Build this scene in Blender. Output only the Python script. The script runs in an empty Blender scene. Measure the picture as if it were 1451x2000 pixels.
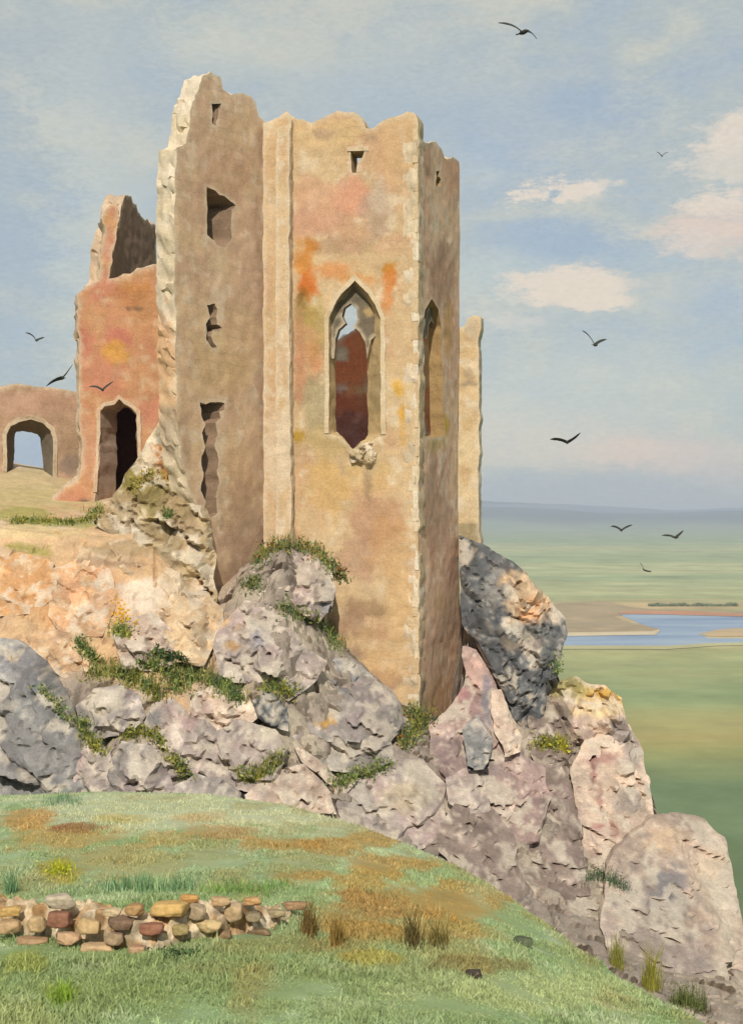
import bpy, math, random
import numpy as np
from mathutils import Vector, Matrix
from mathutils.geometry import delaunay_2d_cdt
from mathutils.bvhtree import BVHTree

random.seed(7)
F, CX, CY = 2600.0, 725.5, 1000.0
SC = bpy.context.scene
COL = SC.collection
R = math.radians

# ------------------------------------------------------------------ helpers
def lin(c):
    c = np.asarray(c, float) / 255.0
    return np.where(c <= 0.04045, c / 12.92, ((c + 0.055) / 1.055) ** 2.4)

def alb(c, L=1.5):
    return np.clip(lin(c) / (L * 0.92), 0.004, 0.85)

def pt(px, py, Y):
    return ((px - CX) * Y / F, Y, -(py - CY) * Y / F)

def to_px(P):
    P = np.asarray(P, float)
    return np.stack([CX + F * P[..., 0] / P[..., 1], CY - F * P[..., 2] / P[..., 1]], -1)

def _hash(ix, iy, iz, seed):
    h = (ix.astype(np.int64) * 374761393 + iy.astype(np.int64) * 668265263 + iz.astype(np.int64) * 2147483647 + seed * 974634777) & 0xFFFFFFFF
    h = ((h ^ (h >> 13)) * 1274126177) & 0xFFFFFFFF
    h = ((h ^ (h >> 16)) * 2246822519) & 0xFFFFFFFF
    return ((h ^ (h >> 15)) & 0xFFFFFF) / float(0xFFFFFF)

def vnoise(P, seed=0):
    """smooth value noise, -1..1"""
    P = np.asarray(P, float)
    i = np.floor(P); f = P - i
    f = f * f * f * (f * (f * 6 - 15) + 10)
    i = i.astype(np.int64)
    r = 0
    for dx in (0, 1):
        wx = f[:, 0] if dx else 1 - f[:, 0]
        for dy in (0, 1):
            wy = f[:, 1] if dy else 1 - f[:, 1]
            for dz in (0, 1):
                wz = f[:, 2] if dz else 1 - f[:, 2]
                r = r + wx * wy * wz * _hash(i[:, 0] + dx, i[:, 1] + dy, i[:, 2] + dz, seed)
    return r * 2 - 1

def fbm(P, octv=4, seed=0, gain=0.5):
    P = np.asarray(P, float)
    a, s, t = 1.0, 0, 0
    for k in range(octv):
        s = s + a * vnoise(P * (2.03 ** k) + 17.3 * k, seed + k * 31)
        t += a; a *= gain
    return s / t * 1.6

def worley(P, seed=0):
    """returns F1, F2, and per-cell random triple of nearest cell plus offset vector"""
    P = np.asarray(P, float)
    i = np.floor(P).astype(np.int64)
    n = len(P)
    d1 = np.full(n, 9.0); d2 = np.full(n, 9.0)
    rid = np.zeros((n, 3)); off = np.zeros((n, 3))
    for dx in (-1, 0, 1):
        for dy in (-1, 0, 1):
            for dz in (-1, 0, 1):
                c = i + np.array([dx, dy, dz])
                q = np.stack([_hash(c[:, 0], c[:, 1], c[:, 2], seed + k) for k in (1, 2, 3)], -1)
                v = P - (c + q)
                d = np.sqrt((v * v).sum(1))
                m = d < d1
                d2 = np.where(m, d1, np.minimum(d2, d))
                d1 = np.where(m, d, d1)
                r = np.stack([_hash(c[:, 0], c[:, 1], c[:, 2], seed + k) for k in (7, 8, 9)], -1)
                rid[m] = r[m]; off[m] = v[m]
    return d1, d2, rid, off

def sstep(a, b, x):
    t = np.clip((x - a) / (b - a), 0, 1)
    return t * t * (3 - 2 * t)

def inside(poly, pts):
    x, y = pts[:, 0], pts[:, 1]
    r = np.zeros(len(pts), bool)
    n = len(poly)
    for k in range(n):
        x0, y0 = poly[k]; x1, y1 = poly[(k + 1) % n]
        if y0 == y1:
            continue
        c = ((y0 > y) != (y1 > y)) & (x < (x1 - x0) * (y - y0) / (y1 - y0) + x0)
        r ^= c
    return r

def bdist(poly, pts):
    d = np.full(len(pts), 1e9)
    n = len(poly)
    for k in range(n):
        a = poly[k]; b = poly[(k + 1) % n]
        ab = b - a
        L2 = max((ab * ab).sum(), 1e-12)
        t = np.clip(((pts - a) @ ab) / L2, 0, 1)
        q = pts - (a + t[:, None] * ab)
        d = np.minimum(d, np.sqrt((q * q).sum(1)))
    return d

def resample(poly, step, counts=None):
    poly = np.asarray(poly, float)
    out, cn = [], []
    n = len(poly)
    for k in range(n):
        a, b = poly[k], poly[(k + 1) % n]
        m = counts[k] if counts else max(1, int(round(np.linalg.norm(b - a) / step)))
        cn.append(m)
        for j in range(m):
            out.append(a + (b - a) * j / m)
    return np.array(out), cn

def tri2d(borders, pts):
    """constrained triangulation of nested borders (first = outline, rest = holes) with interior points"""
    V, E = [], []
    for b in borders:
        o = len(V)
        V += [tuple(p) for p in b]
        E += [(o + k, o + (k + 1) % len(b)) for k in range(len(b))]
    V += [tuple(p) for p in pts]
    r = delaunay_2d_cdt([Vector(v) for v in V], E, [], 0, 1e-6)
    P = np.array([tuple(v) for v in r[0]])
    T = np.array([f for f in r[2] if len(f) == 3], int)
    orig = [o[0] if o else -1 for o in r[3]]
    c = P[T].mean(1)
    keep = inside(borders[0], c)
    for h in borders[1:]:
        keep &= ~inside(h, c)
    return P, T[keep], np.array(orig)

def grid_points(borders, step, seed):
    rs = np.random.RandomState(seed)
    b = borders[0]
    lo, hi = b.min(0), b.max(0)
    gx, gy = np.meshgrid(np.arange(lo[0], hi[0], step), np.arange(lo[1], hi[1], step * 0.87))
    gx = gx + (np.arange(gx.shape[0]) % 2)[:, None] * step * 0.5
    p = np.stack([gx.ravel(), gy.ravel()], -1) + rs.uniform(-0.22, 0.22, (gx.size, 2)) * step
    k = inside(b, p)
    for h in borders[1:]:
        k &= ~inside(h, p)
    p = p[k]
    d = np.full(len(p), 1e9)
    for h in borders:
        d = np.minimum(d, bdist(h, p))
    return p[d > step * 0.55]

SURF_V, SURF_T = [], []          # everything plants can stand on
def surf(V, T):
    o = sum(len(v) for v in SURF_V)
    SURF_V.append(np.asarray(V)); SURF_T.append(np.asarray(T) + o)

def make_mesh(name, V, T, colors=None, mat=None, parent=None, uv=None, smooth=True, corner=None, quads=None, sharp=None):
    """V (n,3), T (m,3) triangles; colors per vertex, or corner colours per loop"""
    V = np.ascontiguousarray(V, np.float32)
    faces = [np.asarray(T, np.int32)] if len(T) else []
    me = bpy.data.meshes.new(name)
    nt = len(T)
    nq = 0 if quads is None else len(quads)
    loops = np.concatenate([np.asarray(T, np.int32).ravel()] + ([np.asarray(quads, np.int32).ravel()] if nq else []))
    me.vertices.add(len(V)); me.vertices.foreach_set('co', V.ravel())
    me.loops.add(len(loops)); me.loops.foreach_set('vertex_index', loops)
    starts = np.concatenate([np.arange(nt) * 3, nt * 3 + np.arange(nq) * 4]).astype(np.int32)
    me.polygons.add(nt + nq)
    me.polygons.foreach_set('loop_start', starts)
    me.polygons.foreach_set('use_smooth', np.full(nt + nq, smooth))
    if colors is not None:
        a = me.color_attributes.new('tint', 'FLOAT_COLOR', 'POINT')
        c = np.ones((len(V), 4), np.float32); c[:, :3] = colors
        a.data.foreach_set('color', c.ravel())
    if uv is not None:
        u = me.uv_layers.new(name='UVMap')
        u.data.foreach_set('uv', np.asarray(uv, np.float32)[loops].ravel())
    me.update(); me.validate()
    if sharp: me.set_sharp_from_angle(angle=R(sharp))
    o = bpy.data.objects.new(name, me)
    COL.objects.link(o)
    if mat is not None:
        me.materials.append(mat)
    if parent is not None:
        o.parent = parent
        if parent.type == 'EMPTY':
            o.matrix_parent_inverse = Matrix.Translation(parent.location).inverted()
    return o

def tag(o, label=None, cat=None, group=None, kind=None):
    if label: o['label'] = label
    if cat: o['category'] = cat
    if group: o['group'] = group
    if kind: o['kind'] = kind
    return o

def empty(name, loc, label, cat, group=None):
    o = bpy.data.objects.new(name, None)
    o.empty_display_size = 0.3
    COL.objects.link(o); o.location = loc
    return tag(o, label, cat, group)

# ------------------------------------------------------------------ materials
def nodes(m):
    m.use_nodes = True
    nt = m.node_tree; nt.nodes.clear()
    return nt, nt.nodes.new, nt.links.new

def surface_mat(name, scale=3.0, contrast=0.25, bump=0.35, bdist_=0.05, rough=0.9, fine=22.0, courses=0.0, transl=0.0, speck=0.0, streak=None, srot=0.0, fc=None):
    """tinted by the mesh's own colour attribute, broken up by procedural noise, with relief"""
    m = bpy.data.materials.new(name)
    nt, N, L = nodes(m)
    out = N('ShaderNodeOutputMaterial'); b = N('ShaderNodeBsdfPrincipled')
    b.inputs['Roughness'].default_value = rough
    b.inputs['Specular IOR Level'].default_value = 0.2
    at = N('ShaderNodeAttribute'); at.attribute_name = 'tint'
    tc = N('ShaderNodeTexCoord')
    n1 = N('ShaderNodeTexNoise'); n1.inputs['Scale'].default_value = scale; n1.inputs['Detail'].default_value = 8; n1.inputs['Roughness'].default_value = 0.68
    n2 = N('ShaderNodeTexNoise'); n2.inputs['Scale'].default_value = fine; n2.inputs['Detail'].default_value = 7; n2.inputs['Roughness'].default_value = 0.82
    L(tc.outputs['Object'], n1.inputs['Vector']); L(tc.outputs['Object'], n2.inputs['Vector'])
    mr = N('ShaderNodeMapRange'); mr.inputs['From Min'].default_value = 0.3; mr.inputs['From Max'].default_value = 0.7
    mr.inputs['To Min'].default_value = 1 - contrast; mr.inputs['To Max'].default_value = 1 + contrast
    L(n1.outputs['Fac'], mr.inputs['Value'])
    mr2 = N('ShaderNodeMapRange'); mr2.inputs['From Min'].default_value = 0.3; mr2.inputs['From Max'].default_value = 0.7
    fc = contrast * 0.8 if fc is None else fc
    mr2.inputs['To Min'].default_value = 1 - fc; mr2.inputs['To Max'].default_value = 1 + fc
    L(n2.outputs['Fac'], mr2.inputs['Value'])
    mu = N('ShaderNodeMath'); mu.operation = 'MULTIPLY'; L(mr.outputs[0], mu.inputs[0]); L(mr2.outputs[0], mu.inputs[1])
    vm = N('ShaderNodeVectorMath'); vm.operation = 'SCALE'
    L(at.outputs['Color'], vm.inputs[0]); L(mu.outputs[0], vm.inputs['Scale'])
    colour = vm.outputs[0]
    if speck:
        n3 = N('ShaderNodeTexNoise'); n3.inputs['Scale'].default_value = 7; n3.inputs['Detail'].default_value = 12; n3.inputs['Roughness'].default_value = 0.88
        smp = N('ShaderNodeMapping'); smp.inputs['Scale'].default_value = streak or (1, 1, 1); smp.inputs['Rotation'].default_value = (0, srot, 0)
        smp.vector_type = 'TEXTURE' if srot else 'POINT'
        if srot: smp.inputs['Scale'].default_value = [1 / v for v in streak]
        L(tc.outputs['Object'], smp.inputs[0]); L(smp.outputs[0], n3.inputs['Vector'])
        m3 = N('ShaderNodeMapRange'); m3.inputs['From Min'].default_value = 0.6; m3.inputs['From Max'].default_value = 0.63; m3.inputs['To Max'].default_value = speck
        L(n3.outputs['Fac'], m3.inputs['Value'])
        mx = N('ShaderNodeMix'); mx.data_type = 'RGBA'
        L(m3.outputs[0], mx.inputs[0]); L(colour, mx.inputs[6]); mx.inputs[7].default_value = (*alb((235, 218, 192)), 1)
        colour = mx.outputs[2]
    h = N('ShaderNodeMath'); h.operation = 'MULTIPLY_ADD'; h.inputs[1].default_value = 0.4
    L(n2.outputs['Fac'], h.inputs[0]); L(n1.outputs['Fac'], h.inputs[2])
    hh = h.outputs[0]
    if courses:
        uvn = N('ShaderNodeUVMap')
        wob = N('ShaderNodeTexNoise'); wob.inputs['Scale'].default_value = 1.3; wob.inputs['Detail'].default_value = 3
        L(tc.outputs['Object'], wob.inputs['Vector'])
        wa = N('ShaderNodeVectorMath'); wa.operation = 'MULTIPLY_ADD'; wa.inputs[1].default_value = (0.4, 0.4, 0)
        L(wob.outputs['Color'], wa.inputs[0]); L(uvn.outputs[0], wa.inputs[2])
        br = N('ShaderNodeTexBrick'); br.offset = 0.5; br.inputs['Scale'].default_value = 1.0
        br.inputs['Brick Width'].default_value = 0.7; br.inputs['Row Height'].default_value = 0.34
        br.inputs['Mortar Size'].default_value = 0.014; br.inputs['Mortar Smooth'].default_value = 0.3
        br.inputs['Color1'].default_value = (0.84, 0.83, 0.83, 1); br.inputs['Color2'].default_value = (1.1, 1.09, 1.06, 1)
        br.inputs['Mortar'].default_value = (0.72, 0.69, 0.66, 1)
        L(wa.outputs[0], br.inputs['Vector'])
        # courses only read where the face has lost its render
        pn = N('ShaderNodeTexNoise'); pn.inputs['Scale'].default_value = 0.55; pn.inputs['Detail'].default_value = 6; pn.inputs['Roughness'].default_value = 0.65
        L(tc.outputs['Object'], pn.inputs['Vector'])
        pm = N('ShaderNodeMapRange'); pm.inputs['From Min'].default_value = 0.4; pm.inputs['From Max'].default_value = 0.62; pm.inputs['To Max'].default_value = courses
        L(pn.outputs['Fac'], pm.inputs['Value'])
        mx = N('ShaderNodeMix'); mx.data_type = 'RGBA'; mx.blend_type = 'MULTIPLY'
        L(pm.outputs[0], mx.inputs[0]); L(colour, mx.inputs[6]); L(br.outputs['Color'], mx.inputs[7])
        colour = mx.outputs[2]
        s = N('ShaderNodeMath'); s.operation = 'MULTIPLY'; L(br.outputs['Fac'], s.inputs[0]); L(pm.outputs[0], s.inputs[1])
        s2 = N('ShaderNodeMath'); s2.operation = 'MULTIPLY_ADD'; s2.inputs[1].default_value = -0.35
        L(s.outputs[0], s2.inputs[0]); L(hh, s2.inputs[2]); hh = s2.outputs[0]
    bp = N('ShaderNodeBump'); bp.inputs['Strength'].default_value = bump; bp.inputs['Distance'].default_value = bdist_
    L(hh, bp.inputs['Height'])
    L(bp.outputs[0], b.inputs['Normal'])
    L(colour, b.inputs['Base Color'])
    if transl:
        tr = N('ShaderNodeBsdfTranslucent'); L(colour, tr.inputs['Color'])
        ms = N('ShaderNodeMixShader'); ms.inputs[0].default_value = transl
        L(b.outputs[0], ms.inputs[1]); L(tr.outputs[0], ms.inputs[2]); L(ms.outputs[0], out.inputs[0])
    else:
        L(b.outputs[0], out.inputs[0])
    return m

M_WALL = surface_mat('weathered_stone', 2.4, 0.12, 0.5, 0.04, 0.92, 13, courses=0.5, speck=0.95, streak=(1, 1, 0.6), fc=0.26)
M_ROCK = surface_mat('limestone_rock', 2.2, 0.22, 0.6, 0.08, 0.92, 12, speck=0.85, streak=(0.35, 0.7, 1.5), srot=-0.6, fc=0.3)
M_EARTH = surface_mat('earth_and_rock', 1.8, 0.2, 0.5, 0.07, 0.95, 12, speck=0.7, streak=(0.6, 0.8, 1.3), srot=-0.5, fc=0.26)
M_TURF = surface_mat('turf', 1.4, 0.18, 0.4, 0.04, 0.95, 26)
M_LEAF = surface_mat('leaf', 6, 0.3, 0.0, 0.01, 0.8, 30, transl=0.3)
M_FEATHER = surface_mat('feather', 12, 0.2, 0.1, 0.005, 0.7, 60)

# ------------------------------------------------------------------ colour fields
def blobs_apply(col, pp, blobs, P, seed, L=1.5):
    """stains and some painted-in shade: (px, py, rx, ry, srgb, strength) given where they sit on the surface, ragged edges"""
    n1 = fbm(P * 1.1, 5, seed + 5); n2 = fbm(P * 5.0, 3, seed + 9)
    for (bx, by, rx, ry, c, s) in blobs:
        d = np.sqrt(((pp[:, 0] - bx) / rx) ** 2 + ((pp[:, 1] - by) / ry) ** 2)
        w = sstep(1.12, 0.62, d + 0.42 * n1 + 0.24 * n2) * s
        col[:] = col * (1 - w[:, None]) + alb(c, L) * w[:, None]
    return col

def stone_colors(P, pal, blobs=(), seed=0, L=1.5, pp=None):
    if len(blobs) and pp is None: pp = to_px(P)
    P0 = P
    a = fbm(P * 0.45, 5, seed); b = fbm(P * 0.9 + 40, 5, seed + 3); s = fbm(P * 2.6, 4, seed + 6)
    col = np.repeat(alb(pal[0], L)[None], len(P), 0); P = P * np.array([1, 1, 0.7])
    for k, (f, lo, hi) in enumerate(((a, 0.0, 0.5), (b, 0.05, 0.5), (-a + b * 0.6, 0.05, 0.6), (s, 0.3, 0.6))):
        if k + 1 < len(pal):
            w = sstep(lo - 0.1, hi + 0.1, f)[:, None] * 0.7
            col = col * (1 - w) + alb(pal[k + 1], L) * w
    if len(blobs):
        blobs_apply(col, pp, blobs, P0, seed, L)
    return col

# ------------------------------------------------------------------ masonry walls
def wall(name, A, B, poly, thick, pal, parent=None, rim_blobs=(), holes=(), blobs=(), rim=(226, 206, 176), step=0.2, jit=0.06, bumpy=0.06,
         seed=1, mat=None, back_scale=1.0, rimseg=7, L=1.5, hole_rim=None):
    """a slab of masonry standing on the line A-B (plan): outline and openings given as sight lines onto that face.
    holes = (front outline, back outline or None)"""
    A = np.array(A, float); B = np.array(B, float)
    D = (B - A) / np.linalg.norm(B - A)
    NI = np.array([-D[1], D[0]])
    if NI[1] < 0: NI = -NI                       # into the wall, away from the viewer
    def uz(p, off=0.0):
        p = np.asarray(p, float)
        o = A + NI * off
        dx = (p[:, 0] - CX) / F
        # o + u D = t (dx, 1)
        t = (o[0] * D[1] - o[1] * D[0]) / (dx * D[1] - D[0])
        u = (np.stack([dx * t, t], -1) - o) @ D
        return np.stack([u, -(p[:, 1] - CY) / F * t], -1)
    def w3(q, off):
        off = np.broadcast_to(off, (len(q),))
        xy = A + q[:, :1] * D + off[:, None] * NI
        return np.concatenate([xy, q[:, 1:2]], 1)
    b0, _ = resample(uz(poly), step)
    b3 = np.stack([b0[:, 0], b0[:, 1], np.full(len(b0), seed * 1.7)], -1)
    b0 = b0 + np.stack([fbm(b3 * 2.2, 4, seed), fbm(b3 * 2.2 + 50, 4, seed)], -1) * jit
    borders, backs = [b0], [None]
    for h in holes:
        hf, hb = (h if isinstance(h, tuple) else (h, None))
        q = uz(hf); q1, cn = resample(q, step * 0.8)
        if hb is not None:
            q2, _ = resample(uz(hb, thick), step, cn)
        else:
            q2 = q1.copy()
        j3 = np.stack([q1[:, 0], q1[:, 1], np.full(len(q1), seed * 2.1)], -1)
        j = np.stack([fbm(j3 * 3, 3, seed + 2), fbm(j3 * 3 + 50, 3, seed + 2)], -1) * jit * 0.55
        borders.append(q1 + j); backs.append(q2 + j)
    pts = grid_points(borders, step, seed)
    P, T, orig = tri2d(borders, pts)
    n = len(P)
    backP = P.copy()
    nb = sum(len(b) for b in borders)
    bk = np.full((nb, 2), np.nan); hole_id = np.zeros(nb, bool); o = 0
    for b, q in zip(borders, backs):
        if q is not None:
            bk[o:o + len(b)] = q; hole_id[o:o + len(b)] = True
        o += len(b)
    isb = (orig >= 0) & (orig < nb)
    for i in np.where(isb)[0]:
        q = bk[orig[i]]
        if not np.isnan(q[0]): backP[i] = q
    dmin = np.full(n, 1e9)
    for b in borders: dmin = np.minimum(dmin, bdist(b, P))
    p3 = np.stack([P[:, 0], P[:, 1], np.full(n, seed * 3.3)], -1)
    w1 = worley(p3 * np.array([1.5, 2.6, 1]), seed)
    disp = (fbm(p3 * 0.7, 4, seed) * 1.0 + fbm(p3 * 3.2, 3, seed + 4) * 0.7 + (w1[2][:, 0] - 0.5) * 0.5) * bumpy * 0.6
    disp *= sstep(0, step * 1.2, dmin) * 0.85 + 0.15
    VF = w3(P, disp)
    VB = w3(backP, thick + 0.5 * disp)
    # boundary edges
    e = np.concatenate([T[:, [0, 1]], T[:, [1, 2]], T[:, [2, 0]]])
    key = np.sort(e, 1)
    _, idx, cnt = np.unique(key, axis=0, return_index=True, return_counts=True)
    be = e[idx[cnt == 1]]
    bv = np.unique(be)
    remap = np.full(n, -1); remap[bv] = np.arange(len(bv))
    rows = []
    for s in range(rimseg + 1):
        f = s / rimseg
        q = P[bv] * (1 - f) + backP[bv] * f
        r3 = np.stack([q[:, 0], q[:, 1], np.full(len(bv), f * thick)], -1)
        amp = jit * 1.2 * (0 if s in (0, rimseg) else 1)
        hid = np.array([hole_id[orig[v]] if 0 <= orig[v] < nb else False for v in bv])
        ampv = np.where(hid, amp * 0.4, amp)[:, None]
        wr = worley(r3 * np.array([2.6, 3.4, 2.6]), seed + 15)
        q = q + np.stack([fbm(r3 * 2.4, 4, seed + 8, 0.65), fbm(r3 * 2.4 + 70, 4, seed + 8, 0.65)], -1) * ampv * 0.8 + (wr[2][:, :2] - 0.5) * ampv * 1.0
        off = disp[bv] * (1 - f) + (thick + 0.5 * disp[bv]) * f
        rows.append(w3(q, off))
    V = np.concatenate([VF, VB] + rows)
    faces = [T, T[:, ::-1] + n]
    base = 2 * n
    m = len(bv)
    a, b = remap[be[:, 0]], remap[be[:, 1]]
    for s in range(rimseg):
        o1, o2 = base + s * m, base + (s + 1) * m
        faces.append(np.stack([b + o1, a + o1, a + o2], -1))
        faces.append(np.stack([b + o1, a + o2, b + o2], -1))
    TT = np.concatenate(faces)
    c = stone_colors(V, pal, blobs, seed, L)
    # edge wear: broken rims show the pale rubble core
    rc = stone_colors(V[base:], [rim, np.array(rim) * 0.92, np.array(rim) * 0.86, (235, 218, 195)], rim_blobs, seed + 3, L)
    c[base:] = rc
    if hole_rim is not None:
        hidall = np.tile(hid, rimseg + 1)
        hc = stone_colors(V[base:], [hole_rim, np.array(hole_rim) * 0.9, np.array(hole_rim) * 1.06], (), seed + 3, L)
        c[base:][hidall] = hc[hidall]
    wear = sstep(0.16, 0.0, dmin + fbm(p3 * 2.5, 3, seed + 12) * 0.1)[:, None] * 0.6
    c[:n] = c[:n] * (1 - wear) + alb((232, 214, 186), L) * wear
    UV = np.concatenate([P, backP] + [np.stack([P[bv, 0] + s * thick / rimseg, P[bv, 1]], -1) for s in range(rimseg + 1)])
    if NI @ np.array([0, 1]) > 0:
        v0, v1, v2 = V[T[0]]
        if np.dot(np.cross(v1 - v0, v2 - v0)[:2], NI) > 0:
            TT = TT[:, ::-1]
    surf(V[:n], TT[:len(T)])
    return make_mesh(name, V, TT, c, mat or M_WALL, parent, UV, sharp=48)

# ------------------------------------------------------------------ hillside depth (sight line -> distance)
HC = [
 (-300, [(1720,37),(1560,40),(1400,42.5),(1250,44.5),(1030,48),(1008,50),(960,56),(912,61),(905,66)]),
 (0,    [(1720,37),(1560,40),(1400,42.5),(1250,44.5),(1035,48),(1012,50),(960,56),(905,61),(900,66)]),
 (150,  [(1720,37),(1560,40),(1400,42.5),(1260,44.5),(1050,48),(1022,50),(985,55),(930,61),(925,66)]),
 (300,  [(1720,37),(1560,40),(1400,42.5),(1260,44.5),(1070,48),(1035,49.5),(1000,54),(960,60),(960,66)]),
 (420,  [(1730,37),(1570,40),(1440,42.5),(1320,44.5),(1190,48),(1165,50),(1150,54),(1140,60),(1140,66)]),
 (560,  [(1760,37),(1590,40),(1450,42.5),(1300,45),(1110,49),(1060,51.5),(1050,55),(1050,60),(1060,66)]),
 (650,  [(1790,37),(1625,40),(1520,42.5),(1400,45),(1270,49),(1235,51.5),(1220,55),(1220,60),(1220,66)]),
 (800,  [(1850,36),(1690,39.5),(1590,42),(1500,45),(1420,49),(1400,51),(1390,54),(1380,60),(1380,66)]),
 (875,  [(1890,34.5),(1728,38.5),(1620,42),(1510,46),(1450,50),(1410,55),(1380,57),(1350,59),(1340,61)]),
 (915,  [(1900,34),(1740,38.5),(1620,42),(1480,47),(1340,52.5),(1220,55),(1120,56.5),(1085,58),(1075,60)]),
 (1000, [(1950,32),(1800,37),(1680,41.5),(1530,46),(1380,51),(1260,54),(1170,56),(1135,57),(1130,59)]),
 (1100, [(1990,30),(1860,36),(1740,40.5),(1600,45),(1480,49),(1410,51.5),(1375,53),(1365,54),(1362,56)]),
 (1200, [(2040,28),(1920,34),(1800,39),(1680,43.5),(1570,47),(1490,49.5),(1440,51),(1415,52),(1410,54)]),
 (1300, [(2090,26),(1980,32),(1880,37),(1780,41),(1710,44),(1675,46),(1655,47.5),(1645,48.5),(1640,50)]),
 (1420, [(2140,25),(2040,30),(1960,34),(1880,38),(1840,40.5),(1810,42.5),(1790,43.5),(1780,44.5),(1775,46)]),
 (1500, [(2170,24),(2080,29),(2010,33),(1960,36),(1930,38.5),(1910,40),(1900,41),(1890,42),(1885,43)]),
]
HPX = np.array([c[0] for c in HC], float)
HV = np.array([[p[0] for p in c[1]] for c in HC], float)
HY = np.array([[p[1] for p in c[1]] for c in HC], float)
def hcol(px):
    return (np.array([np.interp(px, HPX, HV[:, k]) for k in range(9)]), np.array([np.interp(px, HPX, HY[:, k]) for k in range(9)]))
def hdepth(px, v):
    vv, yy = hcol(px)
    return float(min(np.interp(-v, -vv, yy), yy[5] + 0.4))

def build_hillside():
    pxs = np.arange(-300, 1501, 5.0)
    ts = np.linspace(0, 8, 220)
    V = []
    for px in pxs:
        vv, yy = hcol(px)
        v = np.interp(ts, np.arange(9), vv); Y = np.interp(ts, np.arange(9), yy)
        V.append(np.stack([(px - CX) * Y / F, Y, -(v - CY) * Y / F], -1))
    V = np.array(V)
    pl = V[:, -1:].copy()
    ext = [V]
    for dY, dz in ((2, -3), (5, -12), (11, -35), (24, -70)):
        q = pl.copy(); q[..., 1] += dY; q[..., 2] = np.maximum(q[..., 2] + dz, -81); ext.append(q)
    V = np.concatenate(ext, 1)
    nr = V.shape[1]
    side = []
    for dx, dz in ((1.5, -4), (4, -14), (10, -40), (20, -81)):
        q = V[-1:].copy(); q[..., 0] += dx; q[..., 2] = np.maximum(q[..., 2] + dz, -81); side.append(q)
    V = np.concatenate([V] + side, 0)
    nc = V.shape[0]
    P = V.reshape(-1, 3)
    w = worley(P * np.array([0.75, 0.75, 0.95]), 11)
    amp = 0.35
    d = (w[2][:, 0] - 0.5) * amp + (w[3] * (w[2] - 0.5)).sum(1) * 0.6 + fbm(P * 0.9, 5, 3) * 0.25
    d += np.minimum(w[1] - w[0], 0.16) * 1.2 - 0.15
    vp = to_px(np.where(P[:, 1:2] > 1, P, 1))
    # terrace keeps flatter
    flat = sstep(1000, 1110, vp[:, 1]) * 0.85 + 0.15
    flat = np.where(vp[:, 0] > 420, 1, flat)
    d *= flat
    kw = sstep(520, 330, vp[:, 0]) * sstep(1390, 1270, vp[:, 1] - 0.25 * vp[:, 0] + 40)
    d *= 1 - 0.45 * kw; flat = flat * (1 - 0.6 * kw)
    wf = worley(P * np.array([1.9, 1.9, 2.4]), 23)
    d += ((wf[2][:, 0] - 0.5) * 0.22 + (wf[3] * (wf[2] - 0.5)).sum(1) * 0.35 + 0.30) * flat
    P = P + np.stack([np.zeros(len(P)), -0.75 * d, 0.5 * d], -1)
    i, j = np.meshgrid(np.arange(nc - 1), np.arange(nr - 1), indexing='ij')
    a = (i * nr + j).ravel()
    T = np.concatenate([np.stack([a, a + nr, a + nr + 1], -1), np.stack([a, a + nr + 1, a + 1], -1)])
    warm = stone_colors(P, [(214, 176, 134), (222, 190, 154), (204, 170, 138), (230, 212, 186), (198, 162, 124)], (), 5)
    grey = stone_colors(P, [(166, 152, 138), (146, 134, 124), (182, 164, 150), (196, 182, 160)], (), 6)
    k = sstep(520, 330, vp[:, 0] + 60 * fbm(P * 0.5, 3, 2)) * sstep(1390, 1270, vp[:, 1] + 40 * fbm(P * 0.5, 3, 4) - 0.25 * vp[:, 0] + 40)
    c = grey * (1 - k[:, None]) + warm * k[:, None]
    # terrace turf and pale path
    tb = [(60, 940, 160, 30, (205, 184, 140), .9), (60, 975, 170, 25, (198, 180, 128), .8), (20, 1005, 80, 14, (168, 162, 88), .8),
          (130, 1022, 130, 12, (150, 152, 92), .8), (60, 1040, 120, 14, (222, 196, 148), .8), (60, 1075, 40, 9, (150, 146, 70), .8),
          (80, 1085, 30, 8, (158, 150, 78), .8), (250, 1075, 70, 16, (160, 134, 96), .7), (215, 1105, 80, 10, (140, 112, 96), .6),
          (20, 1130, 70, 30, (214, 160, 106), .8), (60, 1180, 90, 40, (210, 160, 112), .8), (190, 1160, 60, 50, (212, 166, 126), .8),
          (280, 1170, 40, 40, (232, 212, 190), .9), (60, 1140, 26, 10, (232, 212, 186), .9), (170, 1245, 70, 9, (176, 142, 116), .7)]
    blobs_apply(c, vp, tb, P, 3)
    o = make_mesh('hillside', P, T, c, M_EARTH, sharp=24)
    tag(o, kind='structure')
    surf(P, T)
build_hillside()

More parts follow.
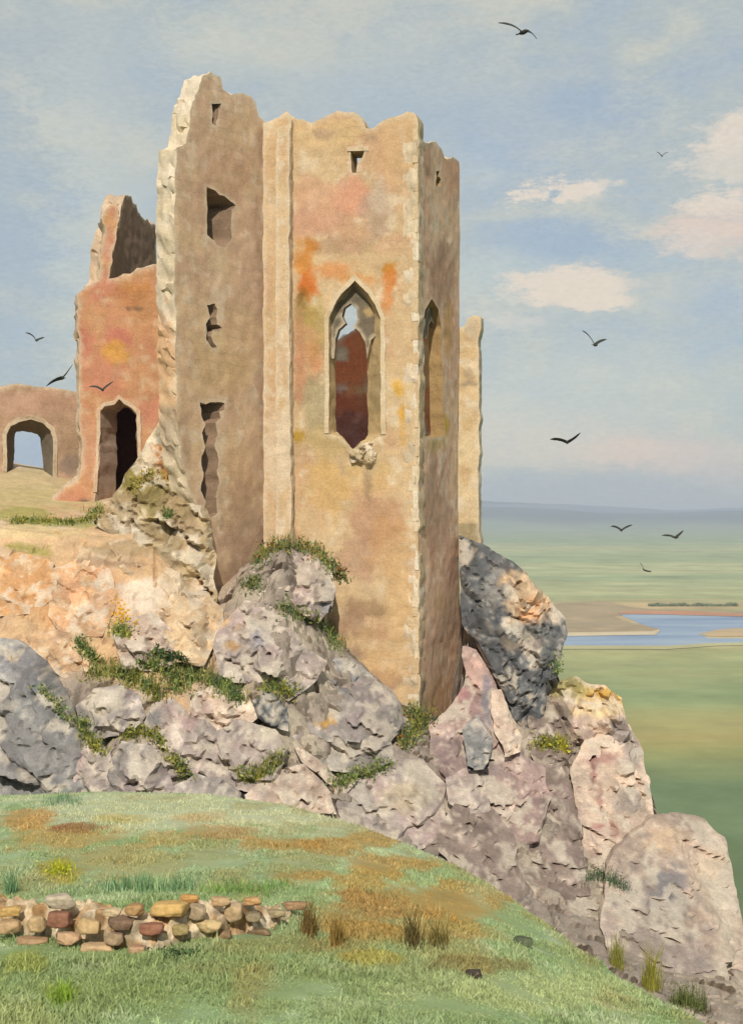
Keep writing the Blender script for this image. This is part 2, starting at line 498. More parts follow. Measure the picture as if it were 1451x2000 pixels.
# ------------------------------------------------------------------ rocks
PAL = {
 'grey':  [(150, 142, 136), (122, 116, 114), (176, 166, 158), (142, 126, 128), (206, 194, 180)],
 'blue':  [(142, 140, 138), (120, 122, 124), (166, 162, 158), (132, 126, 128), (200, 192, 180)],
 'mauve': [(168, 154, 146), (138, 128, 124), (188, 174, 160), (166, 144, 140), (216, 202, 184)],
 'pink':  [(172, 148, 140), (148, 126, 122), (192, 160, 148), (138, 124, 122), (220, 202, 184)],
 'cream': [(212, 188, 166), (190, 168, 152), (222, 200, 178), (178, 156, 146), (232, 214, 194)],
 'buff':  [(206, 178, 142), (190, 160, 128), (218, 196, 164), (172, 150, 126), (230, 210, 184)],
 'brown': [(140, 124, 114), (118, 104, 98), (162, 144, 134), (130, 112, 108), (196, 180, 164)],
 'dark':  [(98, 102, 106), (78, 84, 92), (122, 122, 122), (94, 96, 104), (176, 170, 162)],
 'beige': [(186, 164, 146), (164, 146, 136), (202, 180, 160), (152, 138, 134), (222, 202, 180)],
}
PAL = {k: [tuple(np.clip(np.array(c) * (1.06, 1.06, 1.07) + (3, 2, 0), 0, 245)) for c in v] for k, v in PAL.items()}
for c_ in (1,): PAL['dark'] = [(104, 106, 108), (84, 88, 94), (130, 128, 124), (100, 100, 104), (184, 176, 166)]
def rock(name, poly, T, pal, label, cat='boulder', group=None, push=0.0, step=0.12, seed=1, blobs=(), fac=20, rough=0.12, jit=0.09, Y=None, back=0.8, mat=None, lean=None):
    poly = np.asarray(poly, float)
    rs = np.random.RandomState(seed * 7 + 3)
    cpx = poly.mean(0)
    # plane through the hillside under the rock
    if Y is None:
        q, _ = resample(poly, 25)
        q = np.concatenate([q, (q + cpx) / 2])
        y = np.array([hdepth(*p) for p in q])
        G = np.stack([np.ones(len(q)), (q[:, 0] - cpx[0]) / 100, (q[:, 1] - cpx[1]) / 100], -1)
        k = np.linalg.lstsq(G, y, rcond=None)[0]
        k[1] = np.clip(k[1], -1.2, 1.2); k[2] = np.clip(k[2], -3.0, 0.2)
    else:
        k = np.array([Y, 0, 0 if lean is None else lean])
    k[0] += push - (0.3 if Y is None else 0)
    dep = lambda p: k[0] + k[1] * (p[:, 0] - cpx[0]) / 100 + k[2] * (p[:, 1] - cpx[1]) / 100
    S = k[0] / F                                  # metres per pixel at the rock
    loc = (poly - cpx) * S                        # local metric outline
    b0, _ = resample(loc, step)
    b3 = np.stack([b0[:, 0], b0[:, 1], np.full(len(b0), seed * 1.3)], -1)
    b0 = b0 + np.stack([fbm(b3 * 1.5, 4, seed), fbm(b3 * 1.5 + 33, 4, seed)], -1) * jit
    pts = grid_points([b0], step, seed)
    P, TT, _ = tri2d([b0], pts)
    n = len(P)
    d = bdist(b0, P)
    isb = d < 1e-5
    Rm = d.max()
    p = np.clip(d / (0.5 * Rm), 0, 1)
    prof = np.sqrt(np.clip(1 - (1 - p) ** 2, 0, 1))
    ctr = P.mean(0); ext = np.maximum((P.max(0) - P.min(0)) / 2, 0.05)
    h = T * prof * 1.05
    e = (P - ctr) / ext
    for _ in range(fac):
        nv = rs.normal(size=3); nv[1] = abs(nv[1]) + 0.35; nv /= np.linalg.norm(nv)
        r = rs.uniform(0.5, 0.95)
        hk = T * (r - nv[0] * e[:, 0] - nv[2] * e[:, 1]) / nv[1]
        h = np.minimum(h, np.maximum(hk, 0.12 * T * prof))
    q3 = np.stack([P[:, 0], P[:, 1], h + seed * 5.1], -1)
    q3 = q3 + np.stack([fbm(q3 * 0.9, 3, seed + 2), fbm(q3 * 0.9 + 20, 3, seed + 2), 0 * h], -1) * 0.18
    rot = np.stack([q3[:, 0] * 0.86 + q3[:, 1] * 0.5, q3[:, 1] * 0.86 - q3[:, 0] * 0.5, q3[:, 2]], -1) * np.array([0.8, 1.35, 0.9])
    w = worley(rot * (1.75 / max(0.7, min(Rm, 1.5))), seed)
    crack = np.minimum(w[1] - w[0], 0.14) / 0.14
    h = h + prof * ((fbm(q3 * 1.2, 5, seed) * rough * 1.3 + (w[2][:, 0] - 0.5) * rough * 1.6 + (w[3] * (w[2] - 0.5)).sum(1) * rough * 5.5) * min(T, 1.6) - (1 - crack) * 0.14 * min(T, 1.2))
    w2 = worley(q3 * np.array([3.4, 2.2, 3.4]) + 7, seed + 1)
    h = h + prof * ((w2[2][:, 0] - 0.5) * 0.06 + (w2[3] * (w2[2] - 0.5)).sum(1) * 0.16)
    bed = (P[:, 1] * 0.86 - P[:, 0] * 0.5) * 1.25 + fbm(q3 * 0.5, 3, 4) * 0.55
    h = h + prof * ((bed - np.floor(bed)) - 0.5) * 0.16 * sstep(-0.3, 0.4, fbm(q3 * 0.4 + 9, 3, seed))
    h = np.where(isb, 0, h)
    pp = P / S + cpx
    Yf = dep(pp) - h
    # keep metric x,z of the plane (true shape, not swollen towards the eye)
    Y0 = dep(pp)
    X0 = (pp[:, 0] - CX) * Y0 / F; Z0 = -(pp[:, 1] - CY) * Y0 / F
    VF = np.stack([X0, Yf, Z0], -1)
    VB = np.stack([X0, Y0 + back * T * prof, Z0], -1)
    inner = np.where(~isb)[0]
    mapb = np.arange(n); mapb[inner] = n + np.arange(len(inner))
    V = np.concatenate([VF, VB[inner]])
    F1 = TT; F2 = mapb[TT][:, ::-1]
    v0, v1, v2 = V[F1[0]]
    if np.cross(v1 - v0, v2 - v0)[1] > 0:
        F1, F2 = F1[:, ::-1], F2[:, ::-1]
    A = np.concatenate([F1, F2])
    c = stone_colors(V * 1.7, PAL[pal] if isinstance(pal, str) else pal, (), seed)
    if len(blobs): blobs_apply(c, to_px(V), blobs, V, seed)
    tone = 0.80 + 0.42 * w[2][:, 2]
    pale = np.where((w[2][:, 1] > 0.6) & (fbm(q3 * 2.2, 3, seed) > -0.2), 0.6, 0.0)
    c[:n] = c[:n] * tone[:, None]
    c[:n] = c[:n] * (1 - pale[:, None]) + alb((222, 208, 188)) * pale[:, None]
    o = make_mesh(name, V, A, c, mat or M_ROCK, sharp=24)
    surf(V[:n], F1)
    return tag(o, label, cat, group)

G_CRAG, G_BOULD = 'crags on the cliff side', 'boulders below the castle'
RK = [
 # name, outline, thickness, palette, label, category, group, extra
 ('crag', [(896,1046),(940,1064),(1000,1096),(1045,1140),(1074,1176),(1104,1208),(1107,1240),(1094,1290),(1085,1322),(1064,1332),(1068,1370),(1045,1440),(1030,1490),(1002,1455),(990,1400),(965,1330),(925,1250),(900,1215)], 2.4, 'dark',
  'dark blue-grey crag leaning against the right side of the tower', 'crag', G_CRAG, dict(push=-0.5, blobs=[(965,1150,30,45,(176,172,166),.5),(1000,1230,25,35,(200,184,164),.8),(1040,1250,22,40,(170,152,140),.7),(1030,1160,50,60,(216,186,150),.9),(1040,1190,28,30,(222,170,126),.9),(1085,1205,18,20,(222,206,186),.9),(1030,1235,60,16,(120,120,118),.9)])),
 ('crag', [(903,1262),(930,1270),(958,1310),(985,1375),(1008,1440),(1035,1480),(1062,1500),(1075,1560),(1050,1645),(1000,1650),(920,1600),(868,1565),(832,1500),(842,1420),(882,1372),(905,1335)], 1.9, 'pink',
  'mauve-pink crag directly below the right corner of the tower', 'crag', G_CRAG, dict(push=-0.9, blobs=[(930,1320,28,40,(206,170,156),.8),(900,1360,24,24,(194,136,132),.7),(925,1390,26,40,(170,140,140),.6),(950,1380,12,60,(128,130,142),.7),(978,1400,16,50,(216,198,176),.9),(900,1500,60,60,(140,122,122),.6)])),
 ('crag', [(1078,1335),(1120,1322),(1180,1338),(1214,1362),(1222,1410),(1244,1455),(1205,1480),(1130,1462),(1085,1430),(1066,1380)], 1.5, 'cream',
  'cream shoulder of rock with olive and yellow lichen on its top', 'crag', G_CRAG, dict(blobs=[(1100,1345,50,26,(176,166,112),.9),(1150,1355,60,16,(190,170,104),.8),(1175,1362,40,22,(232,186,96),.9),(1160,1385,45,22,(238,210,160),.9),(1215,1440,26,34,(166,158,156),.8),(1085,1400,30,40,(158,146,136),.7)])),
 ('crag', [(1112,1500),(1140,1450),(1190,1418),(1228,1414),(1256,1470),(1266,1530),(1276,1592),(1304,1615),(1268,1710),(1225,1770),(1160,1730),(1130,1620)], 1.5, 'cream',
  'tall pale cream crag with red-brown streaks down its face', 'crag', G_CRAG, dict(push=-0.6, blobs=[(1158,1500,9,50,(176,132,122),.9),(1170,1560,8,40,(172,130,120),.8),(1180,1625,32,18,(184,130,122),.9),(1170,1480,34,16,(190,140,130),.7),(1230,1560,34,34,(172,158,148),.8),(1235,1465,18,30,(152,142,138),.8),(1150,1690,40,50,(170,142,132),.6)])),
 ('crag', [(1185,1690),(1225,1640),(1270,1600),(1330,1590),(1378,1600),(1412,1640),(1426,1690),(1442,1760),(1456,1850),(1490,2070),(1380,2090),(1290,2050),(1215,1950),(1170,1810)], 2.4, 'beige',
  'big rounded beige crag at the lower right edge of the cliff', 'crag', G_CRAG, dict(push=-0.5, blobs=[(1265,1780,80,130,(156,144,138),.8),(1400,1980,80,60,(176,158,148),.6),(1310,1740,36,60,(136,132,134),.8),(1300,1640,50,30,(216,186,154),.7),(1390,1730,40,70,(208,188,164),.8),(1330,1900,60,80,(160,148,142),.7),(1250,1850,60,60,(164,148,138),.6),(1420,1850,30,80,(222,204,182),.8)])),
 ('crag', [(1046,1500),(1090,1490),(1118,1530),(1138,1640),(1155,1740),(1225,1800),(1240,1910),(1130,1850),(1060,1780),(1015,1700),(1046,1610)], 1.5, 'brown',
  'dark brown-grey crag between the pink crag and the cream one', 'crag', G_CRAG, dict(blobs=[(1060,1560,20,70,(168,136,130),.7),(1160,1780,50,50,(150,138,130),.6)])),
 ('crag', [(862,1600),(902,1560),(960,1575),(1005,1630),(1010,1690),(1060,1770),(1130,1860),(1110,1880),(1000,1800),(910,1720),(850,1660)], 1.3, 'brown',
  'rounded grey-brown rock resting on the grass edge below the pink crag', 'boulder', G_BOULD, dict(push=-0.4)),
 ('boulder', [(655,1570),(690,1505),(755,1478),(825,1484),(868,1530),(872,1590),(858,1650),(800,1665),(725,1640),(668,1610)], 1.3, 'mauve',
  'pale scratched boulder with an ochre flank at the grass edge under the tower corner', 'boulder', G_BOULD, dict(push=-0.3, blobs=[(700,1560,26,50,(206,196,182),.7),(790,1560,50,30,(196,176,140),.5)])),
 ('boulder', [(552,1410),(575,1350),(600,1305),(640,1295),(700,1312),(748,1334),(782,1372),(792,1412),(765,1450),(775,1485),(705,1515),(640,1508),(598,1468),(556,1455)], 1.6, 'grey',
  'largest grey boulder in the middle with an orange lichen spot', 'boulder', G_BOULD, dict(push=-0.3, blobs=[(638,1405,22,18,(196,150,76),.9),(740,1420,26,40,(128,120,114),.6),(640,1340,50,26,(110,116,118),.6),(660,1470,50,40,(196,186,172),.6)])),
 ('boulder', [(488,1115),(518,1082),(570,1072),(622,1084),(648,1112),(660,1155),(652,1195),(622,1215),(570,1196),(520,1176),(494,1152)], 1.4, 'mauve',
  'round pale lilac boulder at the foot of the buttress, topmost of the pile', 'boulder', G_BOULD, dict(push=-0.4, blobs=[(575,1135,30,26,(158,128,114),.6),(640,1170,16,40,(138,140,144),.7)])),
 ('boulder', [(440,1215),(478,1172),(530,1182),(562,1212),(592,1256),(640,1290),(612,1335),(562,1372),(530,1340),(480,1340),(428,1318),(415,1265)], 1.4, 'mauve',
  'cracked lilac-grey boulder under the round topmost boulder', 'boulder', G_BOULD, dict(push=-0.2, blobs=[(510,1240,24,30,(138,136,148),.7),(430,1210,20,14,(206,160,90),.8),(455,1260,18,10,(186,142,86),.8)])),
 ('boulder', [(585,1245),(640,1252),(690,1285),(728,1318),(738,1342),(680,1352),(604,1340)], 1.0, 'blue',
  'bluish slab of rock lying against the tower wall base', 'boulder', G_BOULD, dict(push=-0.2)),
 ('boulder', [(-60,1235),(30,1248),(88,1288),(130,1350),(165,1430),(205,1510),(215,1560),(120,1590),(-60,1590)], 2.0, 'blue',
  'huge smooth blue-grey boulder at the left edge above the grass', 'boulder', G_BOULD, dict(push=-0.3, jit=0.06, rough=0.08, blobs=[(60,1300,70,40,(128,124,126),.7),(30,1450,120,90,(138,134,132),.8),(20,1380,30,14,(204,192,176),.6)])),
 ('boulder', [(148,1380),(180,1342),(232,1334),(272,1358),(288,1400),(250,1430),(196,1446),(156,1424)], 1.0, 'grey',
  'pale-topped grey boulder under the long strip of green plants', 'boulder', G_BOULD, dict(push=-0.3, blobs=[(200,1375,40,24,(206,194,176),.7)])),
 ('boulder', [(270,1440),(300,1378),(338,1360),(372,1398),(408,1404),(432,1452),(385,1515),(330,1520),(290,1490)], 1.1, 'mauve',
  'pink-and-white veined boulder left of centre with a split face', 'boulder', G_BOULD, dict(push=-0.4, blobs=[(345,1420,14,50,(216,200,184),.9),(300,1400,30,24,(124,126,126),.7),(365,1400,30,24,(184,152,146),.7)])),
 ('boulder', [(212,1500),(240,1450),(290,1450),(322,1490),(345,1540),(300,1572),(240,1568),(212,1545)], 1.0, 'grey',
  'grey boulder with a white streak low down beside the grass', 'boulder', G_BOULD, dict(push=-0.6, blobs=[(262,1500,14,46,(212,202,188),.9)])),
 ('boulder', [(398,1440),(468,1402),(540,1420),(566,1462),(545,1525),(485,1548),(430,1538),(388,1508)], 1.2, 'mauve',
  'squat mauve-grey boulder with a cream crest in the lower middle', 'boulder', G_BOULD, dict(push=-0.4, blobs=[(530,1430,26,20,(214,202,180),.8)])),
 ('boulder', [(470,1560),(530,1510),(592,1492),(640,1538),(662,1590),(600,1590),(520,1585)], 0.9, 'beige',
  'low beige boulder with diagonal scratches sunk in the grass edge', 'boulder', G_BOULD, dict(push=-0.5)),
 ('boulder', [(330,1545),(380,1510),(440,1520),(480,1555),(460,1582),(360,1580)], 0.7, 'grey',
  'small flat grey rock scratched white, half buried in the grass edge', 'boulder', G_BOULD, dict(push=-0.6)),
 ('boulder', [(368,1360),(420,1338),(480,1352),(510,1400),(470,1425),(400,1430),(372,1405)], 0.9, 'cream',
  'cream boulder just below the long strip of green plants', 'boulder', G_BOULD, dict(push=-0.3, blobs=[(395,1390,26,24,(160,136,134),.6)])),
 ('boulder', [(140,1480),(180,1440),(215,1470),(222,1530),(190,1566),(150,1550)], 0.8, 'mauve',
  'small mauve rock wedged beside the huge left boulder', 'boulder', G_BOULD, dict(push=-0.6, blobs=[(180,1490,18,20,(206,190,172),.8)])),
 ('boulder', [(220,1240),(250,1205),(300,1195),(335,1230),(345,1290),(300,1310),(240,1305)], 0.9, 'beige',
  'pinkish beige rock beneath the yellow flowers', 'boulder', G_BOULD, dict(push=-0.2)),
 ('boulder', [(300,1180),(340,1140),(400,1150),(440,1190),(430,1250),(400,1300),(345,1290),(310,1240)], 1.0, 'buff',
  'warm buff rock with a dark cleft under the brown wing wall', 'boulder', G_BOULD, dict(push=-0.2, blobs=[(318,1215,8,34,(150,126,106),.8)])),
 ('boulder', [(215,1060),(270,1040),(340,1050),(400,1090),(410,1150),(350,1165),(300,1150),(240,1120)], 0.9, 'buff',
  'stained buff outcrop between the terrace and the brown wing wall', 'boulder', G_BOULD, dict(push=0.1, blobs=[(350,1110,40,40,(176,158,130),.7),(310,1080,24,30,(230,208,180),.8),(250,1075,34,20,(170,138,104),.6)])),
 ('boulder', [(-50,1085),(40,1075),(105,1095),(110,1160),(60,1200),(-50,1210)], 0.42, [(214,160,108),(206,158,116),(222,180,138),(204,164,130),(232,208,176)],
  'smooth orange outcrop at the left edge of the bank', 'outcrop', 'orange outcrops of the bank', dict(push=0.1, rough=0.08)),
 ('boulder', [(100,1110),(160,1085),(215,1110),(230,1180),(200,1240),(130,1250),(95,1200)], 0.42, [(214,168,126),(210,160,124),(224,190,152),(200,160,130),(232,212,184)],
  'pinkish orange outcrop in the middle of the bank', 'outcrop', 'orange outcrops of the bank', dict(push=0.1, rough=0.08)),
 ('boulder', [(50,1240),(110,1225),(165,1240),(180,1300),(140,1335),(90,1300)], 0.42, [(206,168,130),(196,158,122),(218,184,146),(190,156,128),(230,208,180)],
  'tan outcrop just above the huge blue-grey boulder', 'outcrop', 'orange outcrops of the bank', dict(push=0.0)),
 ('boulder', [(1036,1372),(1072,1330),(1090,1400),(1126,1470),(1090,1500),(1050,1500),(1028,1460)], 1.0, 'brown',
  'olive-grey rock in the dip between the dark crag and the cream shoulder', 'boulder', G_BOULD, dict(push=-0.2, blobs=[(1070,1370,30,40,(166,150,128),.7)])),
 ('boulder', [(958,1352),(978,1345),(1000,1400),(1018,1440),(1014,1470),(986,1476),(966,1430)], 0.7, 'cream',
  'narrow cream slab standing up out of the pink crag', 'boulder', G_BOULD, dict(push=-1.9)),
 ('boulder', [(575,1452),(610,1470),(650,1512),(700,1520),(665,1560),(628,1520),(590,1490)], 0.6, 'beige',
  'small beige rock wedged under the largest grey boulder', 'boulder', G_BOULD, dict(push=-0.6)),
 ('boulder', [(492,1372),(530,1345),(562,1380),(566,1425),(525,1420),(500,1402)], 0.7, 'dark',
  'small dark rock in the gap left of the largest grey boulder', 'boulder', G_BOULD, dict(push=-0.3)),
 ('boulder', [(905,1425),(935,1395),(960,1440),(950,1500),(915,1505)], 0.6, 'blue',
  'small blue-grey block lodged in the face of the pink crag', 'boulder', G_BOULD, dict(push=-1.9)),
 ('boulder', [(740,1400),(775,1385),(800,1410),(812,1440),(790,1465),(755,1450)], 0.7, 'blue',
  'small pale blue-grey rock at the very foot of the tower corner', 'boulder', G_BOULD, dict(push=-0.5)),
 ('boulder', [(870,1520),(905,1500),(950,1530),(960,1580),(915,1595),(875,1570)], 0.8, 'mauve',
  'small mauve rock in front of the pink crag', 'boulder', G_BOULD, dict(push=-0.9)),
]
for i, (nm, poly, T, pal, lab, cat, grp, ex) in enumerate(RK):
    rock({'crag': 'crag', 'boulder': 'boulder', 'outcrop': 'rock_outcrop'}[cat], poly, T, pal, lab, cat, grp, seed=i + 11, **ex)

# rubble mound in front of the rear ruin's door
rock('rubble_mound', [(178,1022),(212,985),(236,950),(262,905),(292,858),(318,812),(345,818),(352,900),(384,960),(410,1010),(420,1080),(424,1180),(370,1195),(310,1130),(262,1076)], 1.2,
     [(190,164,126),(168,146,104),(208,186,148),(160,144,122),(232,216,190)],
     'mound of pale rubble with olive and orange patches heaped before the dark doorway', 'rubble mound', Y=49.5, lean=-1.0, seed=77, rough=0.11,
     blobs=[(330,850,26,36,(136,134,124),.8),(302,890,20,22,(196,128,56),.95),(324,925,20,20,(184,116,56),.95),(275,945,60,34,(150,134,66),.9),(350,985,60,30,(150,136,84),.8),(300,970,60,30,(150,132,92),.6),(290,880,16,40,(226,210,184),.8),(360,1000,40,50,(170,144,112),.7)])

# ------------------------------------------------------------------ the castle
P0, P1 = pt(345, 0, 48)[:2], pt(515, 0, 52)[:2]
P2, P3 = pt(815, 0, 50.5)[:2], pt(893, 0, 56.4)[:2]
STONE = [(216, 184, 142), (210, 166, 132), (200, 174, 132), (224, 194, 154), (234, 214, 184)]
BROWN = [(220, 188, 152), (212, 174, 142), (216, 186, 146), (206, 170, 144), (232, 210, 182)]
tower = empty('castle_tower', (-0.5, 51, -7.5), 'tall ruined stone tower with a pointed gothic window and a ragged top', 'castle tower')

wall('wing_wall', P0, P1,
     [(352,880),(346,800),(343,700),(342,560),(341,430),(344,330),(345,292),(363,276),(371,250),(373,200),(384,180),(394,152),(412,141),(432,150),(438,178),(452,188),(490,186),(500,200),(508,230),(520,240),
      (522,700),(524,1060),(520,1160),(480,1200),(420,1220),(405,1100),(398,1020),(368,950)],
     0.9, BROWN, tower, holes=[([(414,203),(432,203),(430,211),(426,214),(425,232),(421,244),(416,240),(418,222)],[(356,209),(374,209),(372,217),(368,220),(367,238),(363,250),(358,246),(360,228)]),
      ([(404,364),(420,372),(455,396),(462,402),(451,408),(452,462),(441,486),(428,478),(407,462)],[(346,370),(362,378),(397,402),(404,408),(393,414),(394,468),(383,492),(370,484),(349,468)]),
      ([(404,595),(420,594),(425,604),(421,618),(424,632),(434,640),(430,650),(416,648),(412,656),(416,668),(424,678),(414,678),(404,662),(403,634),(410,622)],[(346,601),(362,600),(367,610),(363,624),(366,638),(376,646),(372,656),(358,654),(354,662),(358,674),(366,684),(356,684),(346,668),(345,640),(352,628)]),
      ([(391,784),(404,787),(416,784),(437,787),(436,800),(428,806),(430,818),(421,828),(425,850),(420,868),(429,896),(424,920),(429,944),(421,962),(425,1000),(412,1012),(399,1004),(402,980),(392,958),(399,930),(394,900),(401,872),(395,846),(402,828),(393,812)], [(x-58,y+6) for x,y in [(391,784),(404,787),(416,784),(437,787),(436,800),(428,806),(430,818),(421,828),(425,850),(420,868),(429,896),(424,920),(429,944),(421,962),(425,1000),(412,1012),(399,1004),(402,980),(392,958),(399,930),(394,900),(401,872),(395,846),(402,828),(393,812)]])], blobs=[(440,330,60,60,(196,156,128),.5),(440,720,70,60,(206,174,128),.6),(470,940,40,80,(206,168,130),.6),(480,1060,50,110,(170,138,112),.6),(440,1130,40,50,(158,132,108),.6),  # dark low blobs paint shadow onto the wall base
              (428,660,14,22,(226,196,152),.9),(425,515,20,26,(220,192,158),.7),(420,240,14,14,(228,206,178),.8),(435,790,14,16,(228,206,176),.7),(400,860,8,70,(224,194,154),.7),(428,900,7,90,(222,196,160),.7),(365,870,14,60,(180,150,124),.6)],
     rim=(232, 212, 180), rim_blobs=[(318,700,40,150,(220,174,130),.85),(320,850,40,50,(190,168,142),.8),(312,420,12,60,(206,188,156),.7),(330,250,20,30,(208,190,160),.7)], step=0.17, jit=0.11, seed=21, hole_rim=(146, 120, 98))  # slit reveals coloured darker to stand in for shade inside the openings
# front wall
go_f = [(642,848),(642,620),(652,597),(668,572),(693,548),(718,572),(734,597),(743,622),(744,850),(724,862),(706,866),(691,884),(680,868),(664,851)]
go_b = [(656,842),(656,622),(663,600),(674,580),(691,560),(706,580),(714,600),(718,626),(718,850),(712,858),(703,864),(691,882),(680,868),(668,851)]
fw = wall('front_wall', P1, P2,
     [(518,1180),(518,240),(532,237),(546,228),(560,217),(568,228),(590,233),(610,241),(636,227),(660,214),(690,221),(711,231),(715,248),(730,251),(746,238),(770,228),(794,219),(806,222),(816,242),(817,700),(819,1430),(780,1420),(700,1360),(620,1290)],
     1.0, STONE, tower, holes=[
      [(684,296),(712,294),(708,305),(698,320),(696,338),(687,338)], (go_f, go_b)],
     blobs=[(640,260,90,30,(222,188,140),.7),(770,290,40,70,(216,176,132),.6),(690,385,45,40,(222,160,130),.8),(620,400,50,60,(216,166,134),.7),(620,440,70,30,(214,164,136),.6),(740,420,40,50,(188,160,138),.7),(740,380,20,40,(206,184,160),.7),
            (660,480,50,26,(186,150,122),.6),(605,480,20,16,(196,132,60),.9),(592,510,22,40,(214,142,62),.9),(600,560,24,40,(208,116,48),.95),(590,590,14,26,(140,104,48),.9),(606,610,14,26,(196,140,58),.9),(650,530,50,26,(218,150,92),.8),
            (615,590,10,14,(236,212,186),.9),(700,545,60,14,(222,160,98),.7),(757,525,14,10,(206,150,58),.9),(760,550,14,26,(214,134,62),.9),(757,590,16,40,(222,150,92),.8),(610,640,36,60,(190,166,104),.8),(612,690,12,24,(196,140,48),.9),(618,715,10,18,(216,136,86),.8),
            (600,720,30,70,(206,156,116),.7),(622,790,40,60,(182,166,130),.85),(650,860,50,40,(196,170,118),.7),(585,700,12,90,(196,142,108),.7),(582,850,14,14,(190,150,52),.9),(775,760,18,18,(224,174,70),.9),(788,810,10,26,(222,166,66),.9),(787,850,6,40,(218,170,90),.8),
            (700,930,80,40,(220,184,124),.6),(640,960,60,60,(216,176,116),.7),(730,1020,60,50,(192,150,118),.8),(700,1090,45,70,(188,148,120),.7),(760,1080,40,70,(206,160,112),.6),(720,1190,46,22,(168,138,104),.8),(690,1215,30,30,(172,138,112),.7),(730,1240,40,20,(190,154,114),.7),
            (650,1240,30,40,(176,140,112),.7),(690,1280,40,20,(170,138,112),.8),(740,1330,40,20,(166,134,108),.8),(780,1180,30,100,(222,182,130),.6),(740,1290,50,40,(218,176,126),.6),(720,900,20,30,(206,180,140),.8),(718,950,7,30,(166,140,110),.8),(630,262,24,8,(180,152,124),.8),(722,272,16,10,(176,150,122),.8)],
     rim=(218, 194, 156), step=0.17, jit=0.07, seed=31, hole_rim=(214, 186, 138))
# tracery standing in the window head
FD = np.array(P2) - np.array(P1); FD /= np.linalg.norm(FD); FN = np.array([-FD[1], FD[0]])
off = lambda P, d: tuple(np.array(P) + FN * d)
SDir = np.array(P3) - np.array(P2); SDir /= np.linalg.norm(SDir); SN = np.array([-SDir[1], SDir[0]])
off2 = lambda P, d: tuple(np.array(P) + SN * d)
trac = wall('window_tracery', off(P1, 0.42), off(P2, 0.42),
     [(648,700),(646,625),(660,588),(692,553),(722,582),(738,618),(736,652),(724,664),(717,700),(713,668),(702,648),(689,637),(698,624),(696,604),(684,592),(672,601),(668,617),(675,632),(661,644),(655,660),(653,700)],
     0.3, [(122, 110, 92), (108, 98, 82), (136, 122, 102), (114, 102, 86)], fw, blobs=[(722,612,12,12,(206,176,122),.8)], rim=(160, 142, 114), step=0.08, jit=0.02, bumpy=0.03, seed=41, rimseg=2)
# moulding round the window and round the lancet
def ring(pts, d):
    p = np.array(pts, float); c = p.mean(0)
    q = p - c; return [tuple(c + v * (1 + d / np.linalg.norm(v))) for v in q]
wall('window_surround', off(P1, -0.05), off(P2, -0.05), [(634,846),(634,618),(645,592),(662,565),(693,536),(724,565),(741,592),(752,620),(753,848),(744,848),(743,622),(734,597),(718,572),(693,548),(668,572),(652,597),(642,620),(642,846)], 0.12,
     [(216, 188, 146), (206, 176, 132), (198, 168, 124), (228, 206, 172)], fw, rim=(206, 180, 140), step=0.09, jit=0.03, bumpy=0.02, seed=44, rimseg=2)
wall('window_lintel', off(P1, -0.03), off(P2, -0.03), [(678,287),(720,285),(721,294),(679,295)], 0.2, [(214, 186, 148), (200, 172, 138), (224, 200, 168)], fw, rim=(214, 190, 156), step=0.08, jit=0.02, bumpy=0.02, seed=45, rimseg=2)
# right-hand side wall with lancet
la_f = [(826,850),(825,640),(830,605),(843,584),(856,604),(862,640),(866,850),(845,856)]
sw = wall('side_wall', P2, P3,
     [(815,1440),(815,700),(814,272),(830,280),(850,277),(862,290),(868,307),(889,309),(897,314),(898,500),(893,900),(898,1200),(906,1340),(850,1430)],
     0.55, [(230, 192, 158), (226, 178, 150), (220, 188, 158), (234, 198, 166), (238, 216, 192)], tower, holes=[
      [(851,333),(858,333),(857,345),(861,352),(860,364),(852,364),(851,354),(853,345)], la_f],
     blobs=[(835,300,12,60,(176,136,110),.6),(880,330,20,60,(214,160,128),.6),(848,440,12,14,(230,208,178),.9),(860,530,30,70,(168,128,106),.6),(876,650,10,60,(206,160,100),.7),(866,830,12,24,(206,166,70),.9),(850,868,20,16,(196,170,110),.8),(850,1000,30,100,(176,140,118),.6),(845,1080,8,60,(206,160,128),.7),(860,1180,14,30,(212,176,136),.7),(850,1380,40,50,(214,176,132),.7)],
     rim=(226, 204, 172), step=0.17, jit=0.07, seed=51, hole_rim=(178, 146, 100))
wall('lancet_head', off2(P2, 0.28), off2(P3, 0.28), [(829,660),(829,636),(834,606),(843,590),(852,606),(857,640),(858,668),(851,652),(848,634),(842,626),(837,636),(834,660)], 0.2,
     [(130, 116, 98), (116, 104, 88), (144, 128, 106)], sw, rim=(140, 122, 100), step=0.07, jit=0.02, bumpy=0.02, seed=55, rimseg=2)
# stepped buttress
bt = wall('buttress', off(P1, -0.4), off(P2, -0.4), [(516,1160),(515,800),(514,500),(514,242),(530,236),(545,229),(558,220),(568,232),(566,500),(568,800),(572,1190)], 0.5,
     [(216, 182, 142), (204, 168, 132), (212, 182, 138), (224, 196, 160), (232, 212, 182)], tower,
     blobs=[(540,900,22,110,(230,208,178),.7),(545,380,20,60,(210,178,138),.5),(525,560,10,60,(206,166,132),.6)], rim=(226, 204, 172), step=0.14, jit=0.04, bumpy=0.035, seed=61, rimseg=3)
wall('buttress_facing', off(P1, -0.58), off(P2, -0.58), [(540,1180),(539,800),(539,300),(541,250),(560,246),(566,252),(565,500),(567,800),(570,1190)], 0.22,
     [(220, 188, 148), (208, 174, 138), (214, 184, 142), (226, 200, 166), (234, 214, 186)], bt,
     blobs=[(555,880,14,90,(232,212,184),.8)], rim=(230, 210, 180), step=0.12, jit=0.035, bumpy=0.03, seed=62, rimseg=2)
